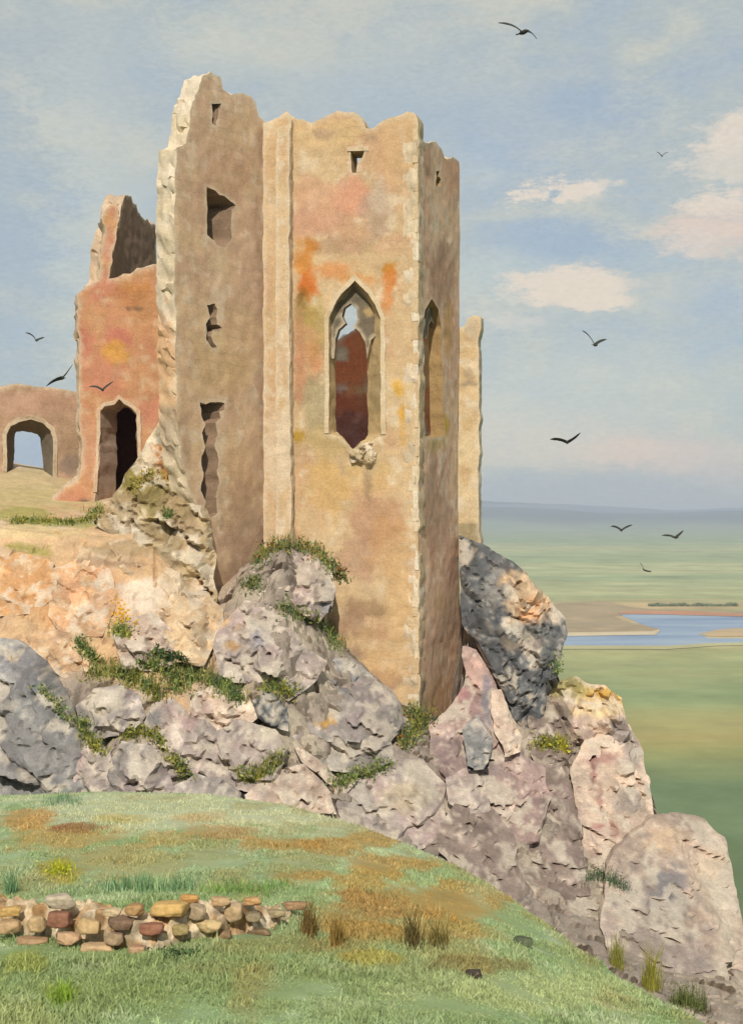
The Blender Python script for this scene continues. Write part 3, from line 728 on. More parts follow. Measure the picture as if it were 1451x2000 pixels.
# corner quoins: alternating long and short stones up the outer corner
def quoins():
    V, T, C, U = [], [], [], []
    rs = np.random.RandomState(5)
    z = pt(815, 1400, 50.5)[2]; k = 0
    top = pt(815, 268, 50.5)[2]
    A = np.array(P2)
    SD = np.array(P3) - A; SD /= np.linalg.norm(SD)
    while z < top:
        h = rs.uniform(0.3, 0.75)
        w1 = rs.uniform(0.1, 0.22) if rs.rand() < .6 else rs.uniform(0.22, 0.4)
        w2 = rs.uniform(0.2, 0.5)
        p = rs.uniform(0.02, 0.05)
        o = A + FD * p - FN * p
        a = o; b = o - FD * w1; c = b + FN * (p + 0.1); d = a + SD * w2; e = d - FD * (p + 0.12)
        ring = [b, a, d, e, c]
        g = 0.002
        base = len(V)
        for zz in (z + g, z + h - g):
            for q in ring:
                V.append((q[0] + rs.uniform(-.025, .025), q[1] + rs.uniform(-.02, .02), zz + rs.uniform(-.02, .02)))
                U.append((q[0], zz))
        n = 5
        for s in range(n):
            s2 = (s + 1) % n
            T.append((base + s, base + s2, base + n + s2)); T.append((base + s, base + n + s2, base + n + s))
        for s in range(1, n - 1):
            T.append((base + n, base + n + s, base + n + s + 1)); T.append((base, base + s + 1, base + s))
        cc = alb([(232, 212, 180), (222, 196, 158), (214, 184, 144), (236, 220, 194)][rs.randint(4)])
        C += [cc] * 10
        z += h; k += 1
    make_mesh('corner_quoins', np.array(V), np.array(T), np.array(C), M_WALL, tower, np.array(U), smooth=False)
quoins()
# red inner wall seen through the window; colour blobs paint it lit above, shaded below
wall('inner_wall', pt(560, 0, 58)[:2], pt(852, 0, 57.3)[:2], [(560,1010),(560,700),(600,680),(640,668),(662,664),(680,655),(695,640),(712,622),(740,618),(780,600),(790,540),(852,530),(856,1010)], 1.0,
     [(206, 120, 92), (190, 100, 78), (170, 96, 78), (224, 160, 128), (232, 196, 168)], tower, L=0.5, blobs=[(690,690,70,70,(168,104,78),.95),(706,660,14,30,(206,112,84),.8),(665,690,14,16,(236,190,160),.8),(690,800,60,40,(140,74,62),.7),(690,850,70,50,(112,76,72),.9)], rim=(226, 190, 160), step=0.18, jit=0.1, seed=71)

# ------------------------------------------------------------------ rear ruin (orange)
ORANGE = [(212, 158, 116), (206, 138, 108), (214, 168, 116), (216, 142, 118), (228, 194, 156)]
rear = empty('ruined_gatehouse', (-10.4, 56.5, -0.6), 'orange-pink ruined gatehouse with a dark arched doorway behind the tower', 'ruined gatehouse')
Q0, Q1 = pt(155, 0, 55.6)[:2], pt(345, 0, 56.8)[:2]
door_f = [(186,985),(194,900),(197,802),(206,794),(224,789),(233,779),(242,789),(257,796),(268,808),(270,900),(262,985)]
door_b = [(226,985),(228,900),(229,812),(232,804),(237,799),(243,796),(250,797),(259,801),(267,812),(269,900),(262,985)]
gw = wall('wall', Q0, Q1,
     [(88,1030),(92,992),(112,968),(132,950),(158,934),(160,880),(156,800),(154,690),(154,572),(170,556),(192,546),(198,520),(201,470),(204,440),(199,426),(206,412),(218,404),(232,400),(236,430),(226,450),(222,500),(214,545),(240,538),(270,528),(302,519),(345,515),(350,1080),(200,1060)],
     1.3, ORANGE, rear, holes=[(door_f, door_b)],
     blobs=[(230,660,30,26,(212,132,112),.8),(170,660,20,40,(206,128,110),.7),(225,690,24,26,(226,168,88),.9),(270,600,34,50,(206,148,100),.6),(190,620,30,40,(216,164,118),.7),(200,740,50,40,(212,138,114),.6),(262,606,24,5,(120,98,80),.9),(245,575,40,26,(202,140,90),.6),
            (175,860,18,70,(218,166,132),.7),(130,985,40,30,(212,150,120),.8),(162,995,26,20,(130,110,96),.9),(250,560,30,10,(214,150,90),.7),(212,470,10,50,(216,160,132),.8)],
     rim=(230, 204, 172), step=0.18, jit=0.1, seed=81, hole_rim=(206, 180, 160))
GD = np.array(Q1) - np.array(Q0); GD /= np.linalg.norm(GD); GN = np.array([-GD[1], GD[0]])
wall('door_surround', tuple(np.array(Q0) - GN * 0.06), tuple(np.array(Q1) - GN * 0.06), [(182,960),(188,900),(190,798),(203,787),(223,781),(233,770),(243,781),(259,788),(275,802),(277,900),(272,930),(268,930),(270,900),(268,808),(257,796),(242,789),(233,779),(224,789),(206,794),(197,802),(194,900),(190,960)], 0.12,
     [(226,186,148),(214,166,130),(232,200,166)], gw, rim=(222,186,150), step=0.1, jit=0.035, bumpy=0.02, seed=84, rimseg=2)
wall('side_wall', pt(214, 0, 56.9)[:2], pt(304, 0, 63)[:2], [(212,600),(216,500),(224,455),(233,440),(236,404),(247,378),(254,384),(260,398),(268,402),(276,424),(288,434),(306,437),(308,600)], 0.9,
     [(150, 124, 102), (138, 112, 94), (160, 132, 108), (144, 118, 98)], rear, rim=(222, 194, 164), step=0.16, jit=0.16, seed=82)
def passage():
    # short vaulted passage behind the doorway, with its end wall
    out = []
    for Y, a, b, top, bot in ((57.2, 205, 285, 790, 1010), (60.5, 215, 290, 800, 1010)):
        pr = [(a, bot), (a, top + 30), (a + 20, top), (b - 20, top), (b, top + 30), (b, bot)]
        out.append([pt(x, y, Y) for x, y in pr])
    V = np.array(out[0] + out[1]); T = []
    for s in range(6):
        s2 = (s + 1) % 6
        T += [(s, s + 6, s2 + 6), (s, s2 + 6, s2)]
    for s in range(1, 5): T.append((6, 6 + s, 6 + s + 1))
    # outer skin gives the passage thickness
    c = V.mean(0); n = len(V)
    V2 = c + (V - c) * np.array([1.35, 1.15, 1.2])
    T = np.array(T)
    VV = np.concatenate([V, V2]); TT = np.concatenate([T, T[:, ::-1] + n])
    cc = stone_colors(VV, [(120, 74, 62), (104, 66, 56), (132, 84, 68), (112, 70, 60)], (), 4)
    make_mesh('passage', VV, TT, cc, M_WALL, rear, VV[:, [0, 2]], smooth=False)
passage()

# ------------------------------------------------------------------ far curtain wall and fragment behind
cur_f = [(14,940),(14,850),(22,832),(40,823),(62,819),(85,827),(100,842),(105,860),(104,940)]
cur_b = [(26,940),(29,850),(34,843),(45,842),(62,845),(75,849),(79,856),(81,868),(88,940)]
o = wall('curtain_wall', pt(-80, 0, 59)[:2], pt(190, 0, 60.5)[:2], [(-120,1000),(-120,762),(-60,756),(0,754),(40,751),(90,757),(150,765),(200,768),(200,1000)], 1.1,
     [(186, 152, 124), (196, 158, 130), (172, 144, 114), (198, 164, 140), (214, 186, 158)], None, holes=[(cur_f, cur_b)],
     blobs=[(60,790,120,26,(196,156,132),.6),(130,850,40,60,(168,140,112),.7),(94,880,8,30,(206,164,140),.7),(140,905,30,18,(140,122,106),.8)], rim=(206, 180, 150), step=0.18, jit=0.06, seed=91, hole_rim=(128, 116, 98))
wall('window_surround', pt(-80, 0, 58.93)[:2], pt(190, 0, 60.43)[:2], [(6,935),(6,848),(16,826),(38,815),(62,811),(88,819),(108,838),(113,860),(112,935),(104,935),(105,860),(100,842),(85,827),(62,819),(40,823),(22,832),(14,850),(14,935)], 0.14,
     [(168,142,112),(152,130,104),(186,158,126)], o, rim=(160,138,110), step=0.1, jit=0.03, bumpy=0.02, seed=93, rimseg=2)
tag(o, 'low brown curtain wall with an arched window showing sky, at far left', 'castle wall')
o = wall('wall_fragment', pt(850, 0, 58.3)[:2], pt(940, 0, 57.9)[:2], [(850,1070),(850,650),(896,640),(908,636),(912,622),(924,616),(938,618),(938,640),(934,660),(936,800),(934,960),(938,1080),(900,1090)], 1.0,
     [(230, 200, 154), (222, 188, 142), (214, 178, 134), (234, 210, 170), (238, 220, 192)], None,
     blobs=[(915,660,20,8,(206,176,136),.8),(916,730,14,14,(190,164,132),.8),(912,750,18,6,(160,142,118),.8),(912,830,12,12,(214,180,130),.8),(918,640,14,16,(206,190,166),.7),(912,1040,26,20,(160,146,112),.8),(910,930,12,24,(214,178,132),.8)], rim=(226, 208, 180), step=0.14, jit=0.05, seed=92)
tag(o, 'narrow pale cream fragment of coursed wall standing behind the right side of the tower', 'wall fragment')

# sill corbel: broken ledge under the gothic window
cb = rock('broken_sill', [(682,884),(700,868),(722,862),(746,856),(745,872),(738,892),(734,915),(722,930),(712,905),(698,902),(686,905)], 0.35, [(206, 184, 148), (176, 156, 126), (224, 206, 174), (160, 142, 116), (236, 218, 190)],
     None, None, Y=51.0, step=0.07, seed=43, rough=0.2, jit=0.03)
cb.parent = fw; cb.matrix_parent_inverse = (fw.matrix_parent_inverse @ Matrix.Identity(4)).inverted() if False else Matrix.Identity(4)

# ------------------------------------------------------------------ grassy knoll in the foreground
CRX = [-400, 0, 200, 400, 560, 700, 840, 950, 1050, 1130, 1210, 1300, 1400, 1500, 1700]
CRV = [1560, 1553, 1546, 1550, 1572, 1612, 1668, 1722, 1792, 1852, 1910, 1962, 2010, 2060, 2150]
CRY = [36, 36, 36, 35, 33.5, 31, 28, 25.5, 23, 21, 19, 17.2, 15.5, 14, 12]
def knoll_at(px, t):
    """t 0 near .. 1 crest"""
    px = np.asarray(px, float); t = np.asarray(t, float)
    cv = np.interp(px, CRX, CRV); cy = np.interp(px, CRX, CRY)
    v = 2400 + (cv - 2400) * t
    iy = 1 / 7.5 + (1 / cy - 1 / 7.5) * t
    Y = 1 / iy
    z = -(v - CY) * Y / F
    P = np.stack([(px - CX) * Y / F, Y, z], -1)
    sh = P.shape
    q = P.reshape(-1, 3)
    bump = fbm(q * np.array([0.35, 0.35, 0]), 4, 71) * 0.10 * (1 - np.clip(t.ravel() if t.shape else t, 0, 1) ** 6)
    q = q.copy(); q[:, 2] += bump
    return q.reshape(sh)

GB = [(450,1588,460,40,(206,214,184),.85),(720,1650,220,40,(186,206,174),.75),(250,1690,300,40,(160,186,150),.6),(55,1598,46,18,(190,140,70),.9),(120,1640,95,24,(190,156,88),.85),(150,1618,44,10,(138,84,56),.9),(250,1600,60,9,(182,160,60),.8),(385,1598,50,11,(190,134,56),.9),
      (420,1625,80,16,(176,138,84),.85),(330,1640,60,16,(186,158,96),.7),(250,1680,100,34,(176,164,104),.7),(120,1700,36,22,(170,164,40),.8),(560,1650,70,12,(186,140,66),.85),(640,1655,60,16,(180,140,70),.85),(740,1640,70,14,(184,140,66),.85),
      (780,1690,90,18,(182,140,70),.85),(600,1712,60,12,(178,128,56),.85),(720,1720,80,22,(184,146,72),.85),(800,1770,150,30,(172,134,72),.85),(690,1790,110,40,(166,128,68),.85),(900,1760,90,40,(180,142,72),.85),(960,1745,60,26,(182,146,78),.8),
      (860,1820,110,22,(178,140,66),.8),(560,1850,120,18,(146,126,74),.85),(450,1895,80,10,(146,120,76),.8),(720,1815,80,18,(170,136,66),.8),(300,1900,420,70,(132,156,100),.7),(100,1960,260,60,(132,158,96),.6),(700,1930,260,60,(136,162,108),.6),
      (60,1880,50,24,(150,164,70),.7),(30,1990,80,40,(168,182,120),.6),(120,1940,40,20,(120,148,50),.8),(730,1875,60,14,(172,164,50),.8),(1000,1920,220,60,(168,188,138),.6),(1100,1940,160,40,(176,196,140),.6),(960,1700,60,50,(176,198,160),.6),(1010,1800,60,30,(150,176,122),.6),(940,1885,110,14,(120,112,66),.8),(480,1600,260,16,(206,212,180),.6),(560,1790,60,40,(146,168,120),.6)]
def turf_colors(P):
    c = stone_colors(P * 0.8, [(158, 182, 134), (146, 172, 118), (172, 192, 146), (136, 160, 106), (186, 202, 164)], (), 9)
    g2 = [(a, b, rx * 1.15, ry * 1.2, tuple(np.array(col) * 0.74 + np.array((186, 180, 130)) * 0.26), st * 0.88) for a, b, rx, ry, col, st in GB]
    blobs_apply(c, to_px(P), g2, P * np.array([1.1, 0.5, 1]), 12)
    d = sstep(0.15, 0.6, fbm(P * np.array([1.0, 0.3, 1]) + 5, 5, 77))[:, None] * 0.4
    c = c * (1 - d) + alb((168, 152, 96)) * d
    up = sstep(1720, 1580, to_px(P)[:, 1])[:, None] * 0.0

    return c
def build_knoll():
    pxs = np.arange(-400, 1701, 9.0)
    ts = np.concatenate([np.linspace(0, 0.9, 120), np.linspace(0.905, 1.0, 30)])
    PX, TS = np.meshgrid(pxs, ts, indexing='ij')
    V = knoll_at(PX, TS)
    near, crest = V[:, :1], V[:, -1:]
    dirc = crest[..., :2] / np.linalg.norm(crest[..., :2], axis=-1, keepdims=True)
    post = []
    for d, dz in ((0.5, -0.22), (1.0, -0.6), (1.8, -1.5), (3.0, -3.5), (5, -8), (8, -20)):
        q = crest.copy(); q[..., :2] += dirc * d; q[..., 2] += dz; post.append(q)
    pre = []
    for y, z in ((-8, -1.6), (-2, -1.75), (1.5, -2.0), (4.5, -2.9)):
        q = near.copy(); s = y / q[..., 1:2]
        q[..., 0] = q[..., 0] * max(0.5, 1.0); q[..., 1] = y; q[..., 2] = z; pre.append(q)
    V = np.concatenate(pre + [V] + post, 1)
    nc, nr = V.shape[:2]
    P = V.reshape(-1, 3)
    i, j = np.meshgrid(np.arange(nc - 1), np.arange(nr - 1), indexing='ij')
    a = (i * nr + j).ravel()
    T = np.concatenate([np.stack([a, a + nr, a + nr + 1], -1), np.stack([a, a + nr + 1, a + 1], -1)])
    Pc = P.copy(); Pc[:, 1] = np.maximum(Pc[:, 1], 4)
    o = make_mesh('ground', P, T, turf_colors(Pc), M_TURF)
    tag(o, kind='structure')
    surf(P, T)
build_knoll()

def blades(base, h, w, lean, cols, rs, seg=2):
    """curved tapering blades; base (n,3), h/w (n,), lean (n,2)"""
    n = len(base)
    ang = rs.uniform(0, math.pi, n)
    side = np.stack([np.cos(ang), np.sin(ang), np.zeros(n)], -1) * w[:, None] * 0.5
    V, T, C = [], [], []
    lv = np.concatenate([lean, np.zeros((n, 1))], 1)
    up = np.zeros((n, 3)); up[:, 2] = 1
    p1 = base + up * h[:, None] * 0.55 + lv * h[:, None] * 0.25
    p2 = base + up * h[:, None] + lv * h[:, None] * 0.85
    V = np.stack([base - side, base + side, p1 - side * 0.75, p1 + side * 0.75, p2], 1).reshape(-1, 3)
    o = np.arange(n)[:, None] * 5
    T = np.concatenate([o + [0, 1, 3], o + [0, 3, 2], o + [2, 3, 4]])
    C = np.repeat(cols, 5, 0)
    return V, T, C

def build_grass():
    rs = np.random.RandomState(3)
    n = 420000
    px = rs.uniform(-60, 1500, n); t = rs.uniform(0.30, 1.0, n)
    cy = np.interp(px, CRX, CRY)
    Y = 1 / (1 / 7.5 + (1 / cy - 1 / 7.5) * t)
    k = rs.uniform(0, 1, n) < np.clip((Y / 24.0) ** 1.5, 0.16, 1)
    px, t = px[k], t[k]
    P = knoll_at(px, t)
    c = turf_colors(P)
    c = np.clip(c * rs.uniform(1.15, 1.65, (len(P), 1)) * np.array([1.06, 0.98, 0.97]), 0.005, 0.85)
    cl = fbm(P * np.array([1.2, 1.2, 0]), 3, 5)
    h = np.clip(rs.uniform(0.02, 0.055, len(P)) * (1 + 0.9 * cl) * np.where(rs.uniform(0, 1, len(P)) < 0.04, 2.2, 1), 0.012, 0.17)
    V, T, C = blades(P - np.array([0, 0, 0.01]), h, rs.uniform(0.012, 0.026, len(P)), rs.normal(0, 0.5, (len(P), 2)), c, rs)
    o = make_mesh('grass', V, T, C, M_LEAF)
    tag(o, 'short mint green and ochre grass covering the foreground slope', 'grass', kind='stuff')
build_grass()

# ------------------------------------------------------------------ ray casting onto what has been built
BV = BVHTree.FromPolygons([tuple(v) for v in np.concatenate(SURF_V)], [tuple(int(i) for i in t) for t in np.concatenate(SURF_T)])
def hit(px, py):
    d = Vector(((px - CX) / F, 1, -(py - CY) / F)).normalized()
    p, n, i, dist = BV.ray_cast(Vector((0, 0, 0)), d)
    return (np.array(p), np.array(n)) if p is not None else (None, None)

# ------------------------------------------------------------------ stones of the ruined wall footing
G_ST = 'stones of the low ruined wall'
STN = [
 (18,1802,62,40,(190,150,104),'tan stone at the left end of the low ruined wall'),
 (72,1796,46,48,(206,170,122),'upright buff stone left of the maroon one in the low wall'),
 (118,1786,60,50,(120,58,46),'dark maroon stone in the left half of the low wall'),
 (62,1832,80,30,(160,120,84),'flat brown stone in the bottom course at the left of the low wall'),
 (132,1824,62,36,(206,160,122),'pinkish stone just below the maroon one'),
 (178,1802,56,50,(204,166,112),'square tan stone right of the maroon one'),
 (196,1846,84,40,(212,174,130),'wide buff stone at the bottom of the low wall, below the grey-brown one'),
 (240,1796,66,36,(84,56,46),'almost black-brown oblong stone near the middle of the low wall'),
 (226,1824,46,40,(156,128,104),'grey-brown stone under the black-brown oblong one'),
 (264,1768,44,34,(160,112,58),'rusty brown stone on top of the black-brown oblong one'),
 (298,1806,60,36,(128,62,46),'dark red flat stone right of the black-brown oblong one'),
 (332,1768,88,44,(222,174,88),'large golden ochre stone on the top of the low wall'),
 (268,1848,46,28,(206,150,120),'small pink stone at the lower end of the bottom course'),
 (385,1772,44,46,(166,146,118),'grey stone right of the large golden one'),
 (372,1746,44,24,(210,140,54),'bright orange stone standing on the low wall'),
 (408,1800,60,34,(206,178,120),'pale yellow stone in the right half of the low wall'),
 (432,1818,52,28,(128,96,64),'dark brown stone under the pale yellow one'),
 (458,1772,46,54,(200,170,128),'tall tan stone in the right half of the low wall'),
 (494,1782,34,30,(126,116,92),'small round grey-olive stone near the right end of the low wall'),
 (540,1776,50,22,(136,126,94),'long olive stone at the right end of the low wall'),
 (504,1812,64,20,(104,80,56),'flat dark stone lying in the grass at the right end of the low wall'),
 (576,1760,60,22,(140,102,70),'brown stone set apart beyond the right end of the low wall'),
 (118,1752,74,44,(190,182,166),'pale grey stone perched above the maroon one'),
 (352,1808,44,32,(160,144,84),'mossy stone below the large golden one'),
 (430,1752,50,26,(200,160,112),'sandy stone on the top course right of the orange one'),
 (20,1772,54,30,(218,170,84),'yellowish stone on the top at the left end of the low wall'),
 (220,1774,44,26,(220,196,156),'cream stone in the top course left of the rusty brown one'),
 (492,1752,44,24,(196,140,76),'orange-brown stone in the top course near the right end'),
]
VBX = [-40, 0, 120, 280, 420, 520, 600]; VBV = [1828, 1836, 1852, 1864, 1836, 1824, 1782]
def stone(cx, cy, w, h, col, label, name='stone', group=G_ST, seed=0, sink=0.25, cat='stone'):
    if group == G_ST:
        vb = np.interp(cx, VBX, VBV)
        p, _ = hit(cx, vb)
        Y = p[1] + 0.05 + 0.5 * max(0, (vb - cy - h * .5)) * p[1] / F
        p = np.array(pt(cx, cy + h * (0.5 - sink), Y)) + 0.0
        p[2] -= 0
        sink = 0.5 if False else sink
    else:
        p, _ = hit(cx, cy + h * 0.5)
    if p is None: return
    rs = np.random.RandomState(seed + 100)
    S = p[1] / F
    rx, rz, ry = w * S / 2, h * S / 2, (w + h) * S / 4 * rs.uniform(0.7, 1.0)
    import bmesh
    bm = bmesh.new(); bmesh.ops.create_icosphere(bm, subdivisions=4, radius=1)
    V = np.array([v.co[:] for v in bm.verts]); T = np.array([[v.index for v in f.verts] for f in bm.faces]); bm.free()
    r = np.full(len(V), 1.25)
    for k in range(12):
        n = rs.normal(size=3); n /= np.linalg.norm(n)
        if k < 6: n = np.eye(3)[k % 3] * (1 if k < 3 else -1) + rs.normal(0, .16, 3); n /= np.linalg.norm(n)
        dd = V @ n
        lim = rs.uniform(0.8, 1.0) if k < 6 else rs.uniform(0.9, 1.15)
        r = np.where(dd > 0.05, np.minimum(r, lim / np.maximum(dd, 0.05)), r)
    q = V * r[:, None]
    q = q * (1 + 0.07 * fbm(q * 1.8 + seed, 4, seed)[:, None])
    loc = np.array([p[0], p[1] + ry * 0.3, p[2] + rz * (1 - sink)]) if group != G_ST else np.array(pt(cx, cy, p[1]))
    W = q * np.array([rx, ry, rz])
    c0 = np.array(col, float)
    if group == G_ST: c0 = c0 * 0.58 + np.array((206, 180, 144)) * 0.42
    c = stone_colors((W + seed) * 6, [c0, c0 * 0.85, np.minimum(c0 * 1.12, 240), c0 * 0.92 + 12], (), seed)
    o = make_mesh(name, W, T, c, M_ROCK)
    o.location = loc
    return tag(o, label, cat, group)
for k, (cx, cy, w, h, c, lab) in enumerate(STN):
    stone(cx, cy + 8, w * 0.8, h * 0.66, c, lab, seed=k)
stone(926, 1902, 30, 20, (78, 68, 60), 'single small black stone lying on the open grass', 'stone', None, 60)
stone(1022, 1838, 36, 20, (96, 104, 78), 'small dark mossy stone on the slope right of the dry grass', 'stone', None, 61)
# pale mortar core the stones sit in
def core():
    n = 150; xs = np.linspace(-40, 560, n); rows = []
    for x in xs:
        vb = np.interp(x, [-40, 0, 120, 280, 420, 520, 570], [1822, 1830, 1846, 1866, 1836, 1822, 1800])
        p, _ = hit(x, vb)
        hgt = np.interp(x, [-40, 60, 120, 250, 330, 480, 570], [64, 70, 84, 66, 84, 54, 6]) * p[1] / F
        prof = []
        for a in np.linspace(0, math.pi, 21):
            prof.append((p[0], p[1] + 0.50 - 0.34 * math.cos(a), p[2] - 0.10 + (hgt * 0.80 + 0.08) * math.sin(a) ** 0.6))
        rows.append(prof)
    V = np.array(rows).reshape(-1, 3)
    w = worley(V * np.array([5.5, 5.5, 7.5]), 5)
    V = V + np.stack([fbm(V * 4, 3, 1), fbm(V * 4 + 9, 3, 1), fbm(V * 4 + 20, 3, 1)], -1) * 0.05
    lump = (0.30 - np.minimum(w[0], 0.6)) * 0.3 + (w[2][:, 0] - 0.5) * 0.06
    V = V + np.stack([lump * 0, -lump, lump * 0.8], -1)
    i, j = np.meshgrid(np.arange(n - 1), np.arange(20), indexing='ij'); a = (i * 21 + j).ravel()
    T = np.concatenate([np.stack([a, a + 21, a + 22], -1), np.stack([a, a + 22, a + 1], -1)])
    c = stone_colors(V * 3, [(226, 206, 174), (206, 176, 138), (216, 190, 150), (190, 158, 118), (236, 220, 194)], (), 2)
    tint = alb((212, 176, 132)) / alb((226, 206, 174))
    c = np.clip(c * np.where(w[2][:, 1:2] < 0.35, tint, 1) * (0.72 + 0.5 * w[2][:, 2:3]), 0.01, 0.8)
    o = make_mesh('wall_footing', V, T, c, M_ROCK)
    tag(o, 'low ridge of cream mortar rubble holding the loose stones in the grass', 'wall footing')
core()

# ------------------------------------------------------------------ plants
def plant(name, path, width, n, h, greens, label, cat, group=None, seed=0, leafy=0.5, accents=(), w=0.03, lean=0.45):
    """plants rooted along a line of sight points; blades plus small leaves"""
    rs = np.random.RandomState(seed + 500)
    path = np.asarray(path, float)
    seg = np.linalg.norm(np.diff(path, axis=0), axis=1) if len(path) > 1 else np.array([1.0])
    cum = np.concatenate([[0], np.cumsum(seg)]); 
    B, Cc = [], []
    greens = [alb(g) for g in greens]; acc = [alb(a) for a in accents]
    tries = 0
    while len(B) < n and tries < n * 3:
        tries += 1
        if len(path) > 1:
            s = rs.uniform(0, cum[-1]); q = np.array([np.interp(s, cum, path[:, 0]), np.interp(s, cum, path[:, 1])])
        else: q = path[0]
        sp = rs.choice([0.3, 0.5, 0.8])
        ww = width * rs.normal(0, sp) ; hh = width * 0.6 * rs.normal(0, sp)
        p, nn = hit(q[0] + ww, q[1] + hh)
        if p is None: continue
        if B and abs(p[1] - np.median([b[1] for b in B[:40]])) > 4: continue
        B.append(p)
    B = np.array(B); m = len(B)
    S = float(np.median(B[:, 1])) / F
    # clump field: thick and thin places
    dens = fbm(B * 2.2, 3, seed)
    keep = dens > -9
    B, dens = B[keep], dens[keep]; m = len(B)
    pick = rs.randint(0, len(greens), m)
    cidx = np.clip(((fbm(B * 1.6 + 30, 3, seed + 2) + 1) / 2 * len(greens)).astype(int), 0, len(greens) - 1)
    pick = np.where(rs.uniform(0, 1, m) < 0.65, cidx, pick)
    cols = np.array(greens)[pick] * rs.uniform(0.9, 1.7, (m, 1)) * 1.5
    hm = h * S
    isleaf = rs.uniform(0, 1, m) < leafy
    bl = ~isleaf
    V1, T1, C1 = blades(B[bl] - [0, 0, 0.03], hm * np.where(rs.uniform(0, 1, bl.sum()) < 0.6, rs.uniform(0.2, 0.6, bl.sum()), rs.uniform(0.5, 1.15, bl.sum())), w * rs.uniform(0.7, 1.3, bl.sum()), rs.normal(0, lean, (bl.sum(), 2)) + [0, -0.15], cols[bl], rs)
    # leaves: little pointed quads scattered above their root
    L = B[isleaf]; ml = len(L)
    pos = L + np.stack([rs.normal(0, 0.10, ml), -np.abs(rs.normal(0, 0.07, ml)), rs.uniform(0, 1, ml) ** 2 * hm * 0.7], -1)
    u = rs.normal(size=(ml, 3)); u /= np.linalg.norm(u, axis=1, keepdims=True)
    v = np.cross(u, rs.normal(size=(ml, 3))); v /= np.linalg.norm(v, axis=1, keepdims=True)
    sz = w * rs.uniform(0.8, 2.8, (ml, 1))
    V2 = np.stack([pos - u * sz, pos + v * sz * 0.5, pos + u * sz, pos - v * sz * 0.5], 1).reshape(-1, 3)
    o4 = np.arange(ml)[:, None] * 4
    T2 = np.concatenate([o4 + [0, 1, 2], o4 + [0, 2, 3]]) if ml else np.zeros((0, 3), int)
    lc = cols[isleaf].copy()
    if acc and ml:
        am = (fbm(L * 2.5 + 11, 2, seed) > 0.25) & (rs.uniform(0, 1, ml) < (0.8 if cat == 'flowering plant' else 0.45))
        lc[am] = np.array(acc)[rs.randint(0, len(acc), am.sum())] * rs.uniform(0.6, 1.0, (am.sum(), 1))
    C2 = np.repeat(lc, 4, 0)
    fl = None
    if cat == 'flowering plant' and ml:
        up = rs.uniform(0, 1, ml) < 0.4
        q = pos[up] + np.stack([0 * pos[up, 0], 0 * pos[up, 0] - 0.1, hm * rs.uniform(0.5, 1.1, up.sum())], -1)
        nf = len(q); a5 = rs.uniform(0, 6.28, nf)
        ring_ = [q + np.stack([np.cos(a5 + k * 1.0472), 0 * a5 - 0.2 * (k % 2), np.sin(a5 + k * 1.0472)], -1) * 0.05 * (1 if k % 2 else 0.6) for k in range(6)]
        FV = np.stack([q - [0, 0.03, 0]] + ring_, 1).reshape(-1, 3)
        o7 = np.arange(nf)[:, None] * 7
        FT = np.concatenate([o7 + [0, 1 + k, 1 + (k + 1) % 6] for k in range(6)])
        FC = np.clip(np.repeat(np.array(acc)[rs.randint(0, len(acc), nf)] * 1.3, 7, 0), 0.004, 0.85)
        fl = (FV, FT, FC)
    V = np.concatenate([V1, V2]); T = np.concatenate([T1, T2 + len(V1)]); C = np.clip(np.concatenate([C1, C2]), 0.004, 0.8)
    o = make_mesh(name, V, T, C, M_LEAF)
    if fl: make_mesh('flowers', *fl, M_LEAF, o)
    return tag(o, label, cat, group)

